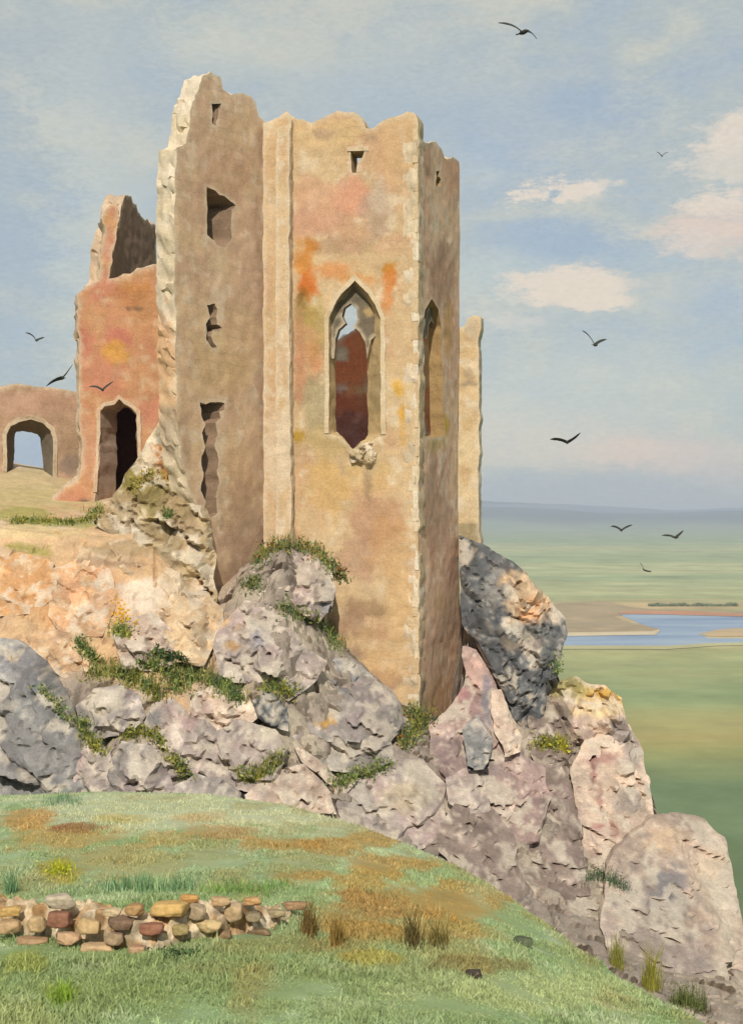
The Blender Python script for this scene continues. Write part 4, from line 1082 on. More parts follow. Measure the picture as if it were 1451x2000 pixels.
DG = [(74, 92, 50), (96, 112, 60), (120, 126, 70), (82, 100, 62), (138, 134, 82)]
OG = [(110, 112, 48), (130, 126, 56), (84, 96, 46), (146, 140, 70)]
OR = [(196, 120, 52), (176, 96, 48), (206, 160, 60)]
G_P = 'plants growing between the rocks'
PL = [
 ('shrub', [(498,1106),(518,1080),(550,1068),(592,1072),(628,1090),(648,1114)], 13, 900, 40, DG + [(140,134,52)], 'dark green and orange shrub growing at the foot of the buttress above the round boulder', 0.6, OR),
 ('shrub', [(486,1150),(500,1135)], 18, 260, 30, DG, 'small dark green clump left of the round topmost boulder', 0.5, OR),
 ('shrub', [(655,1110),(668,1135)], 14, 240, 30, DG, 'dark leafy bush against the tower wall beside the round boulder', 0.8, OR),
 ('grass_tuft', [(545,1185),(580,1205),(620,1215),(645,1240),(665,1270)], 16, 700, 34, DG, 'strip of dark grass in the cleft below the round boulder', 0.4, OR),
 ('grass_tuft', [(150,1255),(170,1275),(192,1298)], 10, 380, 30, DG, 'dark slanting tuft on the bank left of the yellow flowers', 0.5, ()),
 ('grass_tuft', [(180,1320),(220,1315),(255,1325),(290,1345),(310,1365)], 20, 900, 46, DG + OG, 'thick green grass at the left end of the long planted ledge', 0.35, ()),
 ('shrub', [(285,1300),(320,1310),(350,1330),(345,1355)], 22, 800, 44, OG + DG, 'olive shrub in the middle of the long planted ledge', 0.6, ()),
 ('grass_tuft', [(365,1320),(410,1330),(445,1350),(470,1370)], 18, 900, 40, DG + [(110,128,60)], 'green grass at the right end of the long planted ledge', 0.4, ()),
 ('shrub', [(305,1270),(330,1285),(355,1290)], 10, 260, 22, [(48,66,36),(64,82,42)], 'very dark small leaves on the pale rock above the planted ledge', 0.9, ()),
 ('flowering_plant', [(225,1235),(240,1240),(252,1245)], 10, 200, 50, [(150,146,80),(120,130,70)], 'yellow flowering plant on the buff bank', 0.55, [(222,176,40),(214,160,40)]),
 ('shrub', [(520,1350),(545,1345),(570,1365)], 18, 420, 36, OG + DG, 'olive green bush between the cracked boulder and the largest boulder', 0.6, ()),
 ('grass_tuft', [(80,1345),(110,1375),(135,1410)], 8, 260, 20, DG, 'thin green line in the crack across the huge left boulder', 0.6, ()),
 ('shrub', [(158,1410),(170,1440),(195,1470)], 14, 460, 40, DG + OG, 'dark green clump beside the huge left boulder', 0.5, ()),
 ('shrub', [(240,1440),(275,1432),(305,1440),(320,1465)], 12, 460, 30, DG + OG, 'bright mossy clump on top of the white-streaked boulder', 0.6, ()),
 ('grass_tuft', [(335,1480),(350,1500),(365,1520)], 12, 320, 34, DG + OG, 'olive tuft low down right of the white-streaked boulder', 0.5, ()),
 ('grass_tuft', [(470,1520),(500,1522),(530,1500),(545,1480)], 16, 520, 40, DG + OG, 'green and ochre tuft over the low scratched boulder', 0.45, ()),
 ('shrub', [(655,1535),(690,1520),(720,1510),(755,1500)], 14, 620, 36, DG, 'dark green clump under the largest boulder', 0.6, ()),
 ('shrub', [(770,1475),(790,1450),(815,1425),(830,1405),(800,1395)], 20, 1000, 46, DG + OG, 'big dark shrub with yellow tips at the very foot of the tower corner', 0.65, OR),
 ('shrub', [(1050,1460),(1080,1452),(1110,1468)], 14, 420, 36, OG + [(166,158,48)], 'yellow-green bush on the ledge of the pink crag', 0.6, ()),
 ('shrub', [(1090,1318),(1100,1300),(1112,1290)], 10, 320, 44, DG + [(100,120,80)], 'leafy shrub on the edge of the cliff below the dark crag', 0.8, ()),
 ('shrub', [(1140,1722),(1170,1712),(1200,1725),(1225,1740)], 12, 420, 34, [(60,84,58),(74,96,66)], 'dark bluish green plant hanging on the cream crag', 0.7, ()),
 ('grass_tuft', [(20,1020),(70,1018),(140,1022),(190,1012)], 8, 700, 18, OG + [(120,128,70)], 'line of olive grass along the terrace edge before the gatehouse', 0.3, ()),
 ('grass_tuft', [(180,1005),(200,1000)], 10, 200, 26, DG, 'dark green tuft at the foot of the gatehouse wall', 0.4, ()),
 ('shrub', [(258,962),(280,940),(300,925)], 12, 300, 24, [(150,140,70),(134,126,64),(166,150,84)], 'olive and rust coloured plant spreading over the rubble mound by the doorway', 0.6, OR),
 ('grass_tuft', [(325,1012),(332,1005)], 7, 140, 28, DG, 'small dark tuft on the rubble mound', 0.3, ()),
 ('grass_tuft', [(92,1572),(125,1562),(155,1572)], 14, 130, 28, [(96,122,96),(112,136,104)], 'bluish green tuft at the top of the grass below the huge left boulder', 0.0, ()),
 ('grass_tuft', [(205,1738),(260,1732),(310,1738),(385,1734)], 16, 420, 36, [(112,140,108), (136, 162, 124), (104, 132, 92), (150, 168, 120)], 'loose row of bluish green grass standing behind the low ruined wall', 0.0, ()),
 ('grass_tuft', [(395,1745),(450,1738),(500,1744),(560,1733)], 16, 320, 30, [(120,148,80),(104,136,72),(140,156,90)], 'fresh green grass behind the right half of the low ruined wall', 0.0, ()),
 ('grass_tuft', [(598,1815),(612,1830)], 10, 130, 70, [(120,94,54),(104,86,48)], 'brown dry tuft just right of the low ruined wall', 0.0, ()),
 ('grass_tuft', [(650,1850),(665,1840)], 10, 110, 64, [(112,92,50),(132,108,58)], 'thin tan tuft between the two taller dry tufts', 0.0, ()),
 ('grass_tuft', [(795,1845),(812,1852)], 10, 120, 80, [(88,76,46),(104,90,52)], 'tall dark brown tuft of dead stalks in the ochre grass', 0.0, ()),
 ('grass_tuft', [(845,1850),(868,1845)], 12, 120, 56, [(104,92,50),(92,84,50)], 'short dead stalks right of the tall dark tuft', 0.0, ()),
 ('grass_tuft', [(15,1745),(30,1740)], 10, 60, 56, [(96,124,90)], 'few thin green blades at the left edge above the low wall', 0.0, ()),
 ('grass_tuft', [(300,1860),(340,1868),(375,1866)], 12, 300, 22, [(66,84,52),(52,68,44)], 'dark creeping tuft in front of the low ruined wall', 0.3, ()),
 ('grass_tuft', [(345,1825),(352,1822)], 7, 90, 40, [(70,92,42)], 'green sprig growing out of the low ruined wall', 0.1, ()),
 ('grass_tuft', [(1195,1880),(1215,1895)], 9, 110, 76, [(128,126,56),(110,110,50)], 'olive blades at the grass edge against the beige crag', 0.0, ()),
 ('grass_tuft', [(1262,1925),(1280,1935)], 12, 130, 100, [(140,136,56),(120,118,50)], 'tall yellow-green blades before the beige crag', 0.0, ()),
 ('shrub', [(1310,1965),(1340,1960),(1375,1975)], 16, 380, 60, [(92,100,52),(76,88,46)], 'dark olive bush in the lower right corner', 0.55, ()),
 ('grass_tuft', [(120,1958),(130,1955)], 12, 110, 60, [(112,140,50),(130,154,60)], 'bright green tuft near the bottom left', 0.1, ()),
 ('grass_tuft', [(110,1705),(125,1700)], 14, 240, 30, [(168,164,44),(140,146,50)], 'yellow-green tuft on the slope above the low wall', 0.3, ()),
]
for k, (nm, path, wd, n, h, gr, lab, leafy, ac) in enumerate(PL):
    near = path[0][1] > 1560
    plant(nm, path, wd, int(n * (1.7 if near else 1.15)), h * (1 if near else 0.8), gr, lab, {'shrub': 'shrub', 'grass_tuft': 'grass tuft', 'flowering_plant': 'flowering plant'}[nm], G_P if not near else 'tufts in the foreground grass',
          seed=k, leafy=leafy, accents=ac, w=(0.016 if near else 0.034), lean=(0.22 if near else 0.4))

# ------------------------------------------------------------------ birds
BD = [
 ([(977,43),(1003,47),(1020,64),(1034,57),(1053,75)], 'largest dark bird with drooping wings at the top of the sky', 1.0),
 ([(1281,296),(1287,299),(1292,305),(1297,299),(1304,297)], 'tiniest bird high up in front of the right-hand clouds', 0.8),
 ([(1138,646),(1150,653),(1161,674),(1170,666),(1187,663)], 'bird with one raised wing halfway up the right-hand sky', 0.9),
 ([(1074,858),(1092,857),(1107,864),(1120,857),(1134,845)], 'wide-winged bird gliding above the hazy horizon', 1.0),
 ([(1191,1028),(1203,1028),(1213,1036),(1222,1029),(1234,1025)], 'bird with level M-shaped wings just below the hill line', 0.9),
 ([(1294,1046),(1308,1045),(1318,1050),(1326,1044),(1337,1036)], 'rightmost of the low birds, its right wing raised', 0.9),
 ([(1250,1100),(1254,1105),(1257,1113),(1264,1116),(1273,1117)], 'small L-shaped bird lowest over the green plain', 0.8),
 ([(51,650),(63,652),(72,665),(79,661),(89,659)], 'bird alone in the sky above the curtain wall', 0.9),
 ([(89,754),(106,742),(123,738),(132,727),(141,711)], 'bird banking steeply close above the curtain wall', 0.9),
 ([(175,755),(190,754),(201,762),(208,754),(223,745)], 'dark bird flying in front of the orange gatehouse', 0.85),
]
def bird(pts, label, span, k):
    pts = np.array(pts, float)
    spx = np.hypot(*(pts[4] - pts[0]))
    Y = span * F / spx
    if k == 9: Y = 47.0
    S = Y / F
    c = pts[2]
    q = np.stack([(pts[:, 0] - c[0]) * S, np.zeros(5), -(pts[:, 1] - c[1]) * S], -1)
    full = spx * S
    rs = np.random.RandomState(k)
    V, T = [], []
    def loft(rings):
        n = len(rings[0]); o = len(V)
        for r in rings: V.extend(r)
        for a in range(len(rings) - 1):
            for s in range(n):
                s2 = (s + 1) % n
                T.append((o + a * n + s, o + a * n + s2, o + (a + 1) * n + s2)); T.append((o + a * n + s, o + (a + 1) * n + s2, o + (a + 1) * n + s))
        for s in range(1, n - 1):
            T.append((o, o + s + 1, o + s)); e = o + (len(rings) - 1) * n; T.append((e, e + s, e + s + 1))
    # body: tail to beak along a heading partly across the view
    hd = np.array([[.5, -.8, -.1], [-.4, -.85, 0], [.3, -.9, -.2], [.2, .9, .05], [-.3, -.9, 0], [.4, -.85, 0], [.2, -.9, -.3], [.5, -.8, -.1], [-.5, .8, .1], [.3, -.9, -.05]][k], float)
    hd /= np.linalg.norm(hd)
    sd = np.cross(hd, [0, 0, 1]); sd /= np.linalg.norm(sd); up = np.cross(sd, hd)
    bl = full * 0.46
    rings = []
    for f, r, fl in ((-.55, .05, .25), (-.42, .062, .3), (-.28, .042, .7), (-.1, .085, .95), (.08, .1, 1), (.22, .085, 1), (.31, .058, 1), (.37, .06, 1), (.43, .048, 1), (.47, .018, .9), (.53, .006, .8)):
        ctr = hd * f * bl + up * (0.03 * bl * (1 if f > .3 else 0))
        rings.append([ctr + (sd * math.cos(a) * r * (1.15 if fl < .5 else 1) + up * math.sin(a) * r * fl) * bl * 1.15 for a in np.linspace(0, 2 * math.pi, 11)[:-1]])
    loft(rings)
    # wings
    for side in ((2, 1, 0), (2, 3, 4)):
        a, b, t = (q[i] for i in side)
        a = a * 0; ch = full * 0.19
        ctl = []
        for u in np.linspace(0, 1, 9):
            p = (1 - u) ** 2 * a + 2 * u * (1 - u) * (b + 0.35 * (b - (a + t) / 2)) + u * u * t
            ctl.append(p)
        rings = []
        for i, p in enumerate(ctl):
            u = i / 8
            chord = ch * (1.0 - 0.25 * u) * (1 if u < .8 else 1 - (u - .8) * 3.9) 
            d = ctl[min(i + 1, 8)] - ctl[max(i - 1, 0)]; d /= np.linalg.norm(d)
            cv = hd - d * (hd @ d); cv = cv + np.array([0, 0, -0.75]); cv /= np.linalg.norm(cv)
            nv = np.cross(d, cv)
            sweep = -hd * ch * 0.5 * u * u
            th = ch * 0.2 * (1 - 0.6 * u)
            rings.append([p + sweep + cv * math.cos(g) * chord * 0.5 + nv * math.sin(g) * th * 0.5 for g in np.linspace(0, 2 * math.pi, 9)[:-1]])
        loft(rings)
    V = np.array(V); T = np.array(T)
    o = make_mesh('bird', V, T, None, M_FEATHER)
    md = o.modifiers.new('join', 'REMESH'); md.mode = 'VOXEL'; md.voxel_size = full * 0.011
    dg = bpy.context.evaluated_depsgraph_get(); ev = o.evaluated_get(dg)
    me = bpy.data.meshes.new_from_object(ev)
    o.modifiers.clear(); o.data = me
    n = len(me.vertices)
    co = np.zeros(n * 3); me.vertices.foreach_get('co', co); co = co.reshape(-1, 3)
    cc = stone_colors(co * 8 / full, [(62, 64, 58), (48, 50, 48), (78, 80, 70), (56, 58, 54)], (), k)
    a = me.color_attributes.new('tint', 'FLOAT_COLOR', 'POINT')
    c4 = np.ones((n, 4), np.float32); c4[:, :3] = cc; a.data.foreach_set('color', c4.ravel())
    me.polygons.foreach_set('use_smooth', np.full(len(me.polygons), True))
    if not me.materials: me.materials.append(M_FEATHER)
    o.location = pt(c[0], c[1], Y)
    tag(o, label, 'bird', 'birds circling the ruin')
for k, (p, l, s) in enumerate(BD): bird(p, l, s, k)

# ------------------------------------------------------------------ plain, river, far hills
ZP = -80.0
def ground_pt(px, v, z=ZP):
    Y = -z * F / (v - CY)
    return ((px - CX) * Y / F, Y, z)
def plain():
    ys = np.concatenate([[-3000, 0, 100], np.geomspace(200, 24000, 60)])
    xs = np.concatenate([-np.geomspace(16000, 50, 26), [0], np.geomspace(50, 16000, 26)])
    X, Y = np.meshgrid(xs, ys, indexing='ij')
    P = np.stack([X.ravel(), Y.ravel(), np.full(X.size, ZP)], -1)
    nr = len(ys); i, j = np.meshgrid(np.arange(len(xs) - 1), np.arange(nr - 1), indexing='ij'); a = (i * nr + j).ravel()
    T = np.concatenate([np.stack([a, a + nr, a + nr + 1], -1), np.stack([a, a + nr + 1, a + 1], -1)])
    m = bpy.data.materials.new('meadow_fields')
    nt, N, L = nodes(m)
    out = N('ShaderNodeOutputMaterial'); b = N('ShaderNodeBsdfPrincipled'); b.inputs['Roughness'].default_value = 1; b.inputs['Specular IOR Level'].default_value = 0
    tc = N('ShaderNodeTexCoord'); sp = N('ShaderNodeSeparateXYZ'); L(tc.outputs['Object'], sp.inputs[0])
    mp = N('ShaderNodeMapping'); mp.inputs['Scale'].default_value = (0.0022, 0.006, 1); L(tc.outputs['Object'], mp.inputs[0])
    n = N('ShaderNodeTexNoise'); n.inputs['Scale'].default_value = 1.0; n.inputs['Detail'].default_value = 7; n.inputs['Roughness'].default_value = 0.6; L(mp.outputs[0], n.inputs['Vector'])
    # distance up the valley (log), wobbled by noise: the fields lie in bands across it
    lg = N('ShaderNodeMath'); lg.operation = 'LOGARITHM'; lg.inputs[1].default_value = 10
    mxx = N('ShaderNodeMath'); mxx.operation = 'MAXIMUM'; mxx.inputs[1].default_value = 100; L(sp.outputs['Y'], mxx.inputs[0]); L(mxx.outputs[0], lg.inputs[0])
    wb = N('ShaderNodeMath'); wb.operation = 'MULTIPLY_ADD'; wb.inputs[1].default_value = 0.26; L(n.outputs['Fac'], wb.inputs[0]); L(lg.outputs[0], wb.inputs[2])
    lo, hi = 2.4, 4.1
    mr = N('ShaderNodeMapRange'); mr.inputs['From Min'].default_value = lo + 0.13; mr.inputs['From Max'].default_value = hi + 0.13; L(wb.outputs[0], mr.inputs['Value'])
    cr = N('ShaderNodeValToRGB'); els = cr.color_ramp.elements
    stops = [(280,(96,122,88)),(400,(102,130,94)),(445,(128,142,92)),(490,(146,150,98)),(560,(138,152,104)),(640,(120,146,104)),(730,(150,164,116)),(775,(180,182,138)),(1080,(172,166,124)),(1180,(140,160,118)),(1400,(158,174,130)),(1650,(132,160,122)),(1900,(160,176,132)),(2300,(136,162,122)),(2900,(156,174,132)),(3600,(132,158,124)),(5000,(136,158,128)),(9000,(120,140,130))]
    for k, (y, c) in enumerate(stops):
        p = (math.log10(y) - lo) / (hi - lo)
        e = els[k] if k < 2 else els.new(min(p, 1))
        e.position = min(p, 1); e.color = (*(alb(np.array(c) * (1.06, 0.965, 0.98), 1.15)), 1)
    L(mr.outputs[0], cr.inputs[0])
    n2 = N('ShaderNodeTexNoise'); n2.inputs['Scale'].default_value = 0.012; n2.inputs['Detail'].default_value = 9; n2.inputs['Roughness'].default_value = 0.7
    L(tc.outputs['Object'], n2.inputs['Vector'])
    m2 = N('ShaderNodeMapRange'); m2.inputs['From Min'].default_value = 0.3; m2.inputs['From Max'].default_value = 0.7; m2.inputs['To Min'].default_value = 0.72; m2.inputs['To Max'].default_value = 1.28; L(n2.outputs['Fac'], m2.inputs['Value'])
    vm = N('ShaderNodeVectorMath'); vm.operation = 'SCALE'; L(cr.outputs[0], vm.inputs[0]); L(m2.outputs[0], vm.inputs['Scale'])
    L(vm.outputs[0], b.inputs['Base Color']); L(b.outputs[0], out.inputs[0])
    tag(make_mesh('plain', P, T, None, m), kind='structure')
plain()

def sheet(name, poly, z, mat=None, colors=None, jit=4.0, seed=0):
    q = np.array([ground_pt(*p, z=z)[:2] for p in poly])
    b, _ = resample(q, 12)
    b3 = np.stack([b[:, 0] / 30, b[:, 1] / 30, np.zeros(len(b))], -1)
    b = b + np.stack([fbm(b3, 4, seed), fbm(b3 + 9, 4, seed)], -1) * jit
    pts = grid_points([b], 14, seed)
    P, T, _ = tri2d([b], pts)
    V = np.concatenate([P, np.full((len(P), 1), z)], 1)
    v0, v1, v2 = V[T[0]]
    if np.cross(v1 - v0, v2 - v0)[2] < 0: T = T[:, ::-1]
    c = None if colors is None else stone_colors(V / 25, colors, (), seed)
    o = make_mesh(name, V, T, c, mat)
    return tag(o, kind='structure')
M_SAND = surface_mat('sand', 0.02, 0.15, 0.0, 0.1, 0.95, 0.2)
sheet('sandbank', [(1020,1190),(1090,1178),(1180,1174),(1220,1184),(1290,1190),(1380,1192),(1520,1197),(1520,1212),(1300,1203),(1200,1204),(1240,1216),(1292,1226),(1284,1240),(1230,1244),(1020,1244)], ZP + 0.05, M_SAND, [(178,158,124),(166,148,118),(190,166,130),(160,146,120),(206,178,144)], 5, 3)
mw = bpy.data.materials.new('river_water')
nt, N, L = nodes(mw)
wo = N('ShaderNodeOutputMaterial'); wb_ = N('ShaderNodeBsdfPrincipled')
wb_.inputs['Base Color'].default_value = (*alb((108, 142, 190), 1.5), 1); wb_.inputs['Roughness'].default_value = 0.3; wb_.inputs['IOR'].default_value = 1.33
tn = N('ShaderNodeTexNoise'); tn.inputs['Scale'].default_value = 0.03; tn.inputs['Detail'].default_value = 5
tcn = N('ShaderNodeTexCoord'); tm = N('ShaderNodeMapping'); tm.inputs['Scale'].default_value = (0.3, 1, 1); L(tcn.outputs['Object'], tm.inputs[0]); L(tm.outputs[0], tn.inputs['Vector'])
rp = N('ShaderNodeValToRGB'); rp.color_ramp.elements[0].position = 0.35; rp.color_ramp.elements[0].color = (*alb((104, 136, 182), 1.5), 1)
rp.color_ramp.elements[1].position = 0.62; rp.color_ramp.elements[1].color = (*alb((164, 184, 204), 1.5), 1)
L(tn.outputs['Fac'], rp.inputs[0]); L(rp.outputs[0], wb_.inputs['Base Color']); L(wb_.outputs[0], wo.inputs[0])
sheet('river', [(1212,1199),(1300,1198),(1400,1201),(1540,1206),(1540,1222),(1420,1228),(1366,1237),(1385,1246),(1540,1248),(1540,1254),(1400,1257),(1300,1262),(1060,1262),(1060,1241),(1180,1239),(1272,1238),(1286,1229),(1262,1221),(1220,1206)], ZP + 0.1, mw, None, 3, 5)
sheet('shore', [(1205,1199),(1225,1193),(1330,1193),(1400,1196),(1540,1201),(1540,1207),(1400,1203),(1300,1200)], ZP + 0.3, M_SAND, [(206,150,116),(214,176,140),(190,140,110)], 2, 8)
sheet('shore', [(1060,1236),(1180,1234),(1268,1233),(1284,1229),(1288,1231),(1274,1240),(1180,1241),(1060,1243)], ZP + 0.3, M_SAND, [(222,204,172),(214,190,152)], 1.5, 9)
sheet('shore', [(1060,1261),(1300,1261),(1400,1256),(1540,1253),(1540,1257),(1400,1262),(1300,1268),(1060,1268)], ZP + 0.3, M_SAND, [(196,188,142),(184,182,132)], 2, 10)
sheet('sandbar', [(1366,1238),(1400,1230),(1450,1226),(1540,1223),(1540,1240),(1440,1243),(1390,1243)], ZP + 0.2, M_SAND, [(206,176,132),(196,168,128),(214,186,148),(186,166,132)], 3, 6)

def far_hills(Y0, ridge, depth, col, seed):
    xs = np.linspace(-3200, 4200, 220) * Y0 / 5200; ts = np.linspace(0, 1, 18)
    X, Tt = np.meshgrid(xs, ts, indexing='ij')
    q = np.stack([X.ravel() / 900, Tt.ravel() * 1.5, np.full(X.size, seed * 1.0)], -1)
    px = CX + F * X.ravel() / Y0
    top = (CY - np.interp(px, *ridge)) * Y0 / F - ZP
    z = ZP - 1 + np.maximum(top, 2) * np.sin(np.clip(Tt.ravel(), 0, 1) * math.pi) ** 1.7 * (1 + 0.10 * fbm(q, 4, seed))
    P = np.stack([X.ravel(), Y0 + (Tt.ravel() - 0.5) * depth, z], -1)
    nr = 18; i, j = np.meshgrid(np.arange(219), np.arange(17), indexing='ij'); a = (i * nr + j).ravel()
    T = np.concatenate([np.stack([a, a + nr, a + nr + 1], -1), np.stack([a, a + nr + 1, a + 1], -1)])
    c = stone_colors(P / 300, col, (), seed)
    # meadows run up the lower slopes, heath above
    mead = stone_colors(P / 400 + 7, [(140, 150, 126), (132, 146, 124), (152, 162, 136)], (), seed + 1, 1.25)
    hz = sstep(60, 6, P[:, 2] - ZP + 22 * fbm(P / 600, 4, seed))[:, None]
    c = c * (1 - hz) + mead * hz
    tag(make_mesh('hills', P, T, c, M_SAND), kind='structure')
far_hills(9000, ([300, 900, 960, 1060, 1160, 1260, 1330, 1400, 1500, 1700], [992, 990, 990, 995, 1002, 1003, 1000, 996, 1000, 1004]), 7000, [(92, 112, 116), (78, 100, 110), (112, 128, 118), (100, 104, 108)], 2)
far_hills(12500, ([300, 900, 1000, 1100, 1200, 1300, 1500, 1700], [980, 978, 982, 984, 990, 996, 992, 996]), 5000, [(84, 100, 124), (74, 92, 118), (96, 108, 126), (100, 98, 112)], 4)

# hedges along the far river bank
for k, (x0, x1, v, lab) in enumerate([(1268, 1318, 1184, 'short pale hedge on the far river bank'), (1325, 1440, 1184, 'long green hedge on the far river bank at the right')]):
    rs = np.random.RandomState(k)
    a = np.array(ground_pt(x0, v)); b = np.array(ground_pt(x1, v)); n = 2600
    f = rs.uniform(0, 1, n)
    c = a + (b - a) * f[:, None]
    hh = 2.6 * (0.7 + 0.5 * fbm(c / 9, 3, k))
    c = c + np.stack([rs.normal(0, 1, n), rs.normal(0, 1.6, n), rs.uniform(0, 1, n) * hh], -1)
    u = rs.normal(size=(n, 3)); w = rs.normal(size=(n, 3))
    V = np.stack([c - u * .4, c + u * .4, c + w * .5], 1).reshape(-1, 3); T = np.arange(n * 3).reshape(-1, 3)
    cc = np.repeat(alb((160, 172, 136)) * rs.uniform(.7, 1.2, (n, 1)), 3, 0)
    tag(make_mesh('hedge', V, T, cc, M_LEAF), lab, 'hedge', 'hedges by the river')

# ------------------------------------------------------------------ air
def haze():
    x0, x1, y0, y1, z0, z1 = -18000, 18000, -4000, 26000, ZP - 1, 62
    V = np.array([(x, y, z) for x in (x0, x1) for y in (y0, y1) for z in (z0, z1)], float)
    Q = [(0, 1, 3, 2), (4, 6, 7, 5), (0, 4, 5, 1), (2, 3, 7, 6), (0, 2, 6, 4), (1, 5, 7, 3)]
    T = []
    for q in Q: T += [(q[0], q[1], q[2]), (q[0], q[2], q[3])]
    m = bpy.data.materials.new('haze_air'); nt, N, L = nodes(m)
    o = N('ShaderNodeOutputMaterial'); v = N('ShaderNodeVolumePrincipled')
    v.inputs['Color'].default_value = (0.74, 0.82, 0.95, 1); v.inputs['Density'].default_value = 0.00014; v.inputs['Anisotropy'].default_value = 0.0
    L(v.outputs[0], o.inputs['Volume'])
    tag(make_mesh('haze', V, np.array(T), None, m, smooth=False), kind='stuff')
haze()

# ------------------------------------------------------------------ sky, sun, camera
EL, AZ = 40.0, 184.0
EXPO = 0.66
K = 2 ** EXPO
w = bpy.data.worlds.new('World'); SC.world = w; w.use_nodes = True
nt = w.node_tree; nt.nodes.clear(); N, L = nt.nodes.new, nt.links.new
wo = N('ShaderNodeOutputWorld')
sky = N('ShaderNodeTexSky'); sky.sky_type = 'NISHITA'; sky.sun_disc = False
sky.sun_elevation = R(EL); sky.sun_rotation = R(AZ); sky.air_density = 1.0; sky.dust_density = 1.5
bg1 = N('ShaderNodeBackground'); bg1.inputs['Strength'].default_value = 0.1; L(sky.outputs[0], bg1.inputs[0])
tc = N('ShaderNodeTexCoord')
# cloud edges are ragged: warp the direction with noise
nw = N('ShaderNodeTexNoise'); nw.inputs['Scale'].default_value = 10; nw.inputs['Detail'].default_value = 12; nw.inputs['Roughness'].default_value = 0.78
mpw = N('ShaderNodeMapping'); mpw.inputs['Scale'].default_value = (1, 1, 2.6); L(tc.outputs['Generated'], mpw.inputs[0]); L(mpw.outputs[0], nw.inputs['Vector'])
sb = N('ShaderNodeVectorMath'); sb.operation = 'SUBTRACT'; sb.inputs[1].default_value = (0.5, 0.5, 0.5); L(nw.outputs['Color'], sb.inputs[0])
sc_ = N('ShaderNodeVectorMath'); sc_.operation = 'MULTIPLY_ADD'; sc_.inputs[1].default_value = (0.17, 0.0, 0.075); L(sb.outputs[0], sc_.inputs[0]); L(tc.outputs['Generated'], sc_.inputs[2])
GREY = np.array([186., 191., 187.])
def skyc(c):
    c = np.array(c, float)
    if c[2] > c[0]: c = c * 0.64 + GREY * 0.36
    return (*(lin(c) / K), 1)
# thin cloud veil: slow mottling between grey-green and pale blue
nb = N('ShaderNodeTexNoise'); nb.inputs['Scale'].default_value = 5.0; nb.inputs['Detail'].default_value = 8; nb.inputs['Roughness'].default_value = 0.6; L(mpw.outputs[0], nb.inputs['Vector'])
rb = N('ShaderNodeValToRGB'); e = rb.color_ramp.elements
e[0].position = 0.40; e[0].color = skyc((166, 184, 200)); e[1].position = 0.58; e[1].color = skyc((203, 203, 190))
x = e.new(0.5); x.color = skyc((184, 193, 192))
nb2 = N('ShaderNodeTexNoise'); nb2.inputs['Scale'].default_value = 16; nb2.inputs['Detail'].default_value = 10; nb2.inputs['Roughness'].default_value = 0.7
mb = N('ShaderNodeMapping'); mb.inputs['Scale'].default_value = (1, 1, 1.5); L(tc.outputs['Generated'], mb.inputs[0]); L(mb.outputs[0], nb2.inputs['Vector'])
av = N('ShaderNodeMath'); av.operation = 'MULTIPLY_ADD'; av.inputs[1].default_value = 0.45; L(nb2.outputs['Fac'], av.inputs[0])
a2 = N('ShaderNodeMath'); a2.operation = 'MULTIPLY'; a2.inputs[1].default_value = 0.55; L(nb.outputs['Fac'], a2.inputs[0]); L(a2.outputs[0], av.inputs[2])
L(av.outputs[0], rb.inputs[0])
cur = rb.outputs[0]
SB = [ # px, py, rx, ry, colour, strength, softness
 (930,235,330,110,(160,181,203),.75,.9),(1150,195,110,60,(146,171,204),.6,.9),(800,120,200,90,(176,192,201),.5,.9),(1090,480,150,46,(148,173,204),.85,.5),(960,370,90,50,(158,180,204),.7,.6),(1440,580,120,60,(150,176,206),.7,.7),(1250,500,110,30,(166,187,204),.6,.6),
 (230,140,140,100,(166,184,202),.6,.9),(-40,480,110,420,(158,176,194),.65,.9),(440,290,90,150,(172,189,202),.55,.9),(660,180,160,50,(168,187,202),.5,.9),(60,60,140,90,(184,192,192),.5,.9),(190,420,90,320,(206,208,196),.55,.95),(430,90,150,60,(203,206,194),.55,.9),
 (940,330,50,40,(196,206,202),.8,.3),(980,540,150,50,(192,206,206),.6,.5),
 (1095,365,64,26,(230,216,198),1,.25),(1060,392,44,14,(230,216,198),1,.25),(1100,560,120,34,(230,215,196),1,.25),(1150,585,90,22,(230,215,196),1,.25),(1450,280,90,40,(230,216,198),.95,.3),(1400,330,90,20,(226,214,198),.7,.4),(1410,392,100,22,(230,215,196),.95,.3),(1420,448,120,40,(229,206,188),.9,.6),(1350,470,60,22,(222,210,196),.6,.6),(960,305,120,40,(158,180,206),.7,.6),
(990,630,60,20,(216,210,198),.6,.5),(1100,760,320,90,(200,204,198),.6,.9),(1050,860,260,60,(208,203,195),.6,.9),(1270,885,150,44,(222,202,190),.75,.8),(1420,900,120,60,(204,196,192),.6,.9),
 (1100,950,330,36,(168,180,194),.8,.8),(1350,985,260,26,(176,184,192),.6,.8),(60,880,140,60,(150,174,212),.8,.8),
]
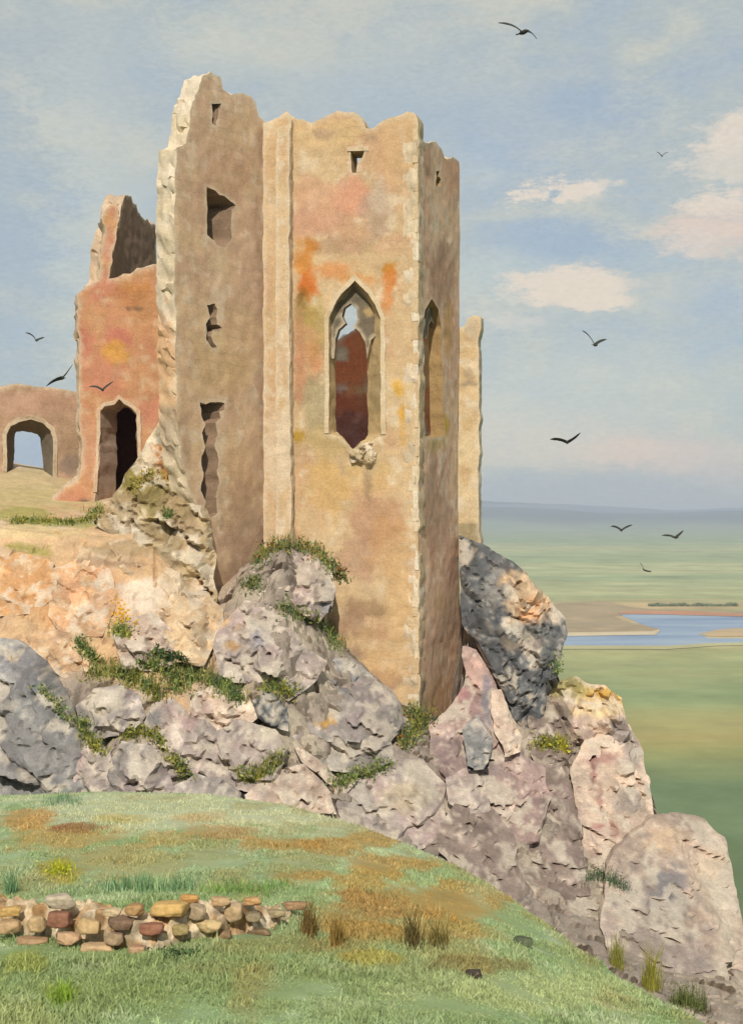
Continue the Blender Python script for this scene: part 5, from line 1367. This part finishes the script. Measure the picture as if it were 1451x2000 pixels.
for (px, py, rx, ry, c, s, soft) in SB:
    d = Vector(((px - CX) / F, 1, -(py - CY) / F)).normalized()
    a = N('ShaderNodeVectorMath'); a.operation = 'SUBTRACT'; a.inputs[1].default_value = d; L(sc_.outputs[0], a.inputs[0])
    b_ = N('ShaderNodeVectorMath'); b_.operation = 'MULTIPLY'; b_.inputs[1].default_value = (F / rx * 1.0, 1.5, F / ry * 1.0); L(a.outputs[0], b_.inputs[0])
    l_ = N('ShaderNodeVectorMath'); l_.operation = 'LENGTH'; L(b_.outputs[0], l_.inputs[0])
    m_ = N('ShaderNodeMapRange'); m_.interpolation_type = 'SMOOTHSTEP'
    soft = min(1, soft + 0.25)
    m_.inputs['From Min'].default_value = 1.0 + 0.5 * soft; m_.inputs['From Max'].default_value = 1.0 - 0.9 * soft
    m_.inputs['To Min'].default_value = 0; m_.inputs['To Max'].default_value = s; L(l_.outputs['Value'], m_.inputs['Value'])
    mx = N('ShaderNodeMix'); mx.data_type = 'RGBA'; L(m_.outputs[0], mx.inputs[0]); L(cur, mx.inputs[6]); mx.inputs[7].default_value = skyc(c)
    cur = mx.outputs[2]
ng = N('ShaderNodeTexNoise'); ng.inputs['Scale'].default_value = 160; ng.inputs['Detail'].default_value = 4; ng.inputs['Roughness'].default_value = 0.75; L(mpw.outputs[0], ng.inputs['Vector'])
mg = N('ShaderNodeMapRange'); mg.inputs['From Min'].default_value = 0.3; mg.inputs['From Max'].default_value = 0.7; mg.inputs['To Min'].default_value = 0.94; mg.inputs['To Max'].default_value = 1.06; L(ng.outputs['Fac'], mg.inputs['Value'])
vg = N('ShaderNodeVectorMath'); vg.operation = 'SCALE'; L(cur, vg.inputs[0]); L(mg.outputs[0], vg.inputs['Scale']); cur = vg.outputs[0]
bg2 = N('ShaderNodeBackground'); bg2.inputs['Strength'].default_value = 1.0; L(cur, bg2.inputs[0])
ms = N('ShaderNodeMixShader'); ms.inputs[0].default_value = 0.92
L(bg1.outputs[0], ms.inputs[1]); L(bg2.outputs[0], ms.inputs[2]); L(ms.outputs[0], wo.inputs[0])

sl = bpy.data.lights.new('sun', 'SUN'); sl.energy = 2.75; sl.angle = R(1.2); sl.color = (1.0, 0.94, 0.84)
so = bpy.data.objects.new('sun', sl); COL.objects.link(so)
ts = Vector((math.sin(R(AZ)) * math.cos(R(EL)), math.cos(R(AZ)) * math.cos(R(EL)), math.sin(R(EL))))
so.rotation_euler = ts.to_track_quat('Z', 'Y').to_euler(); so.location = (-10, -20, 30)

cd = bpy.data.cameras.new('camera'); cam = bpy.data.objects.new('camera', cd); COL.objects.link(cam)
cd.sensor_fit = 'VERTICAL'; cd.sensor_height = 24; cd.lens = F / 2000 * 24
cd.clip_start = 0.1; cd.clip_end = 60000
cam.rotation_euler = (R(90), 0, 0)
SC.camera = cam
SC.view_settings.view_transform = 'Standard'; SC.view_settings.look = 'None'; SC.view_settings.exposure = EXPO; SC.view_settings.gamma = 1
SC.render.engine = 'CYCLES'
SC.cycles.use_denoising = True
SC.cycles.max_bounces = 6
SC.cycles.volume_bounces = 0
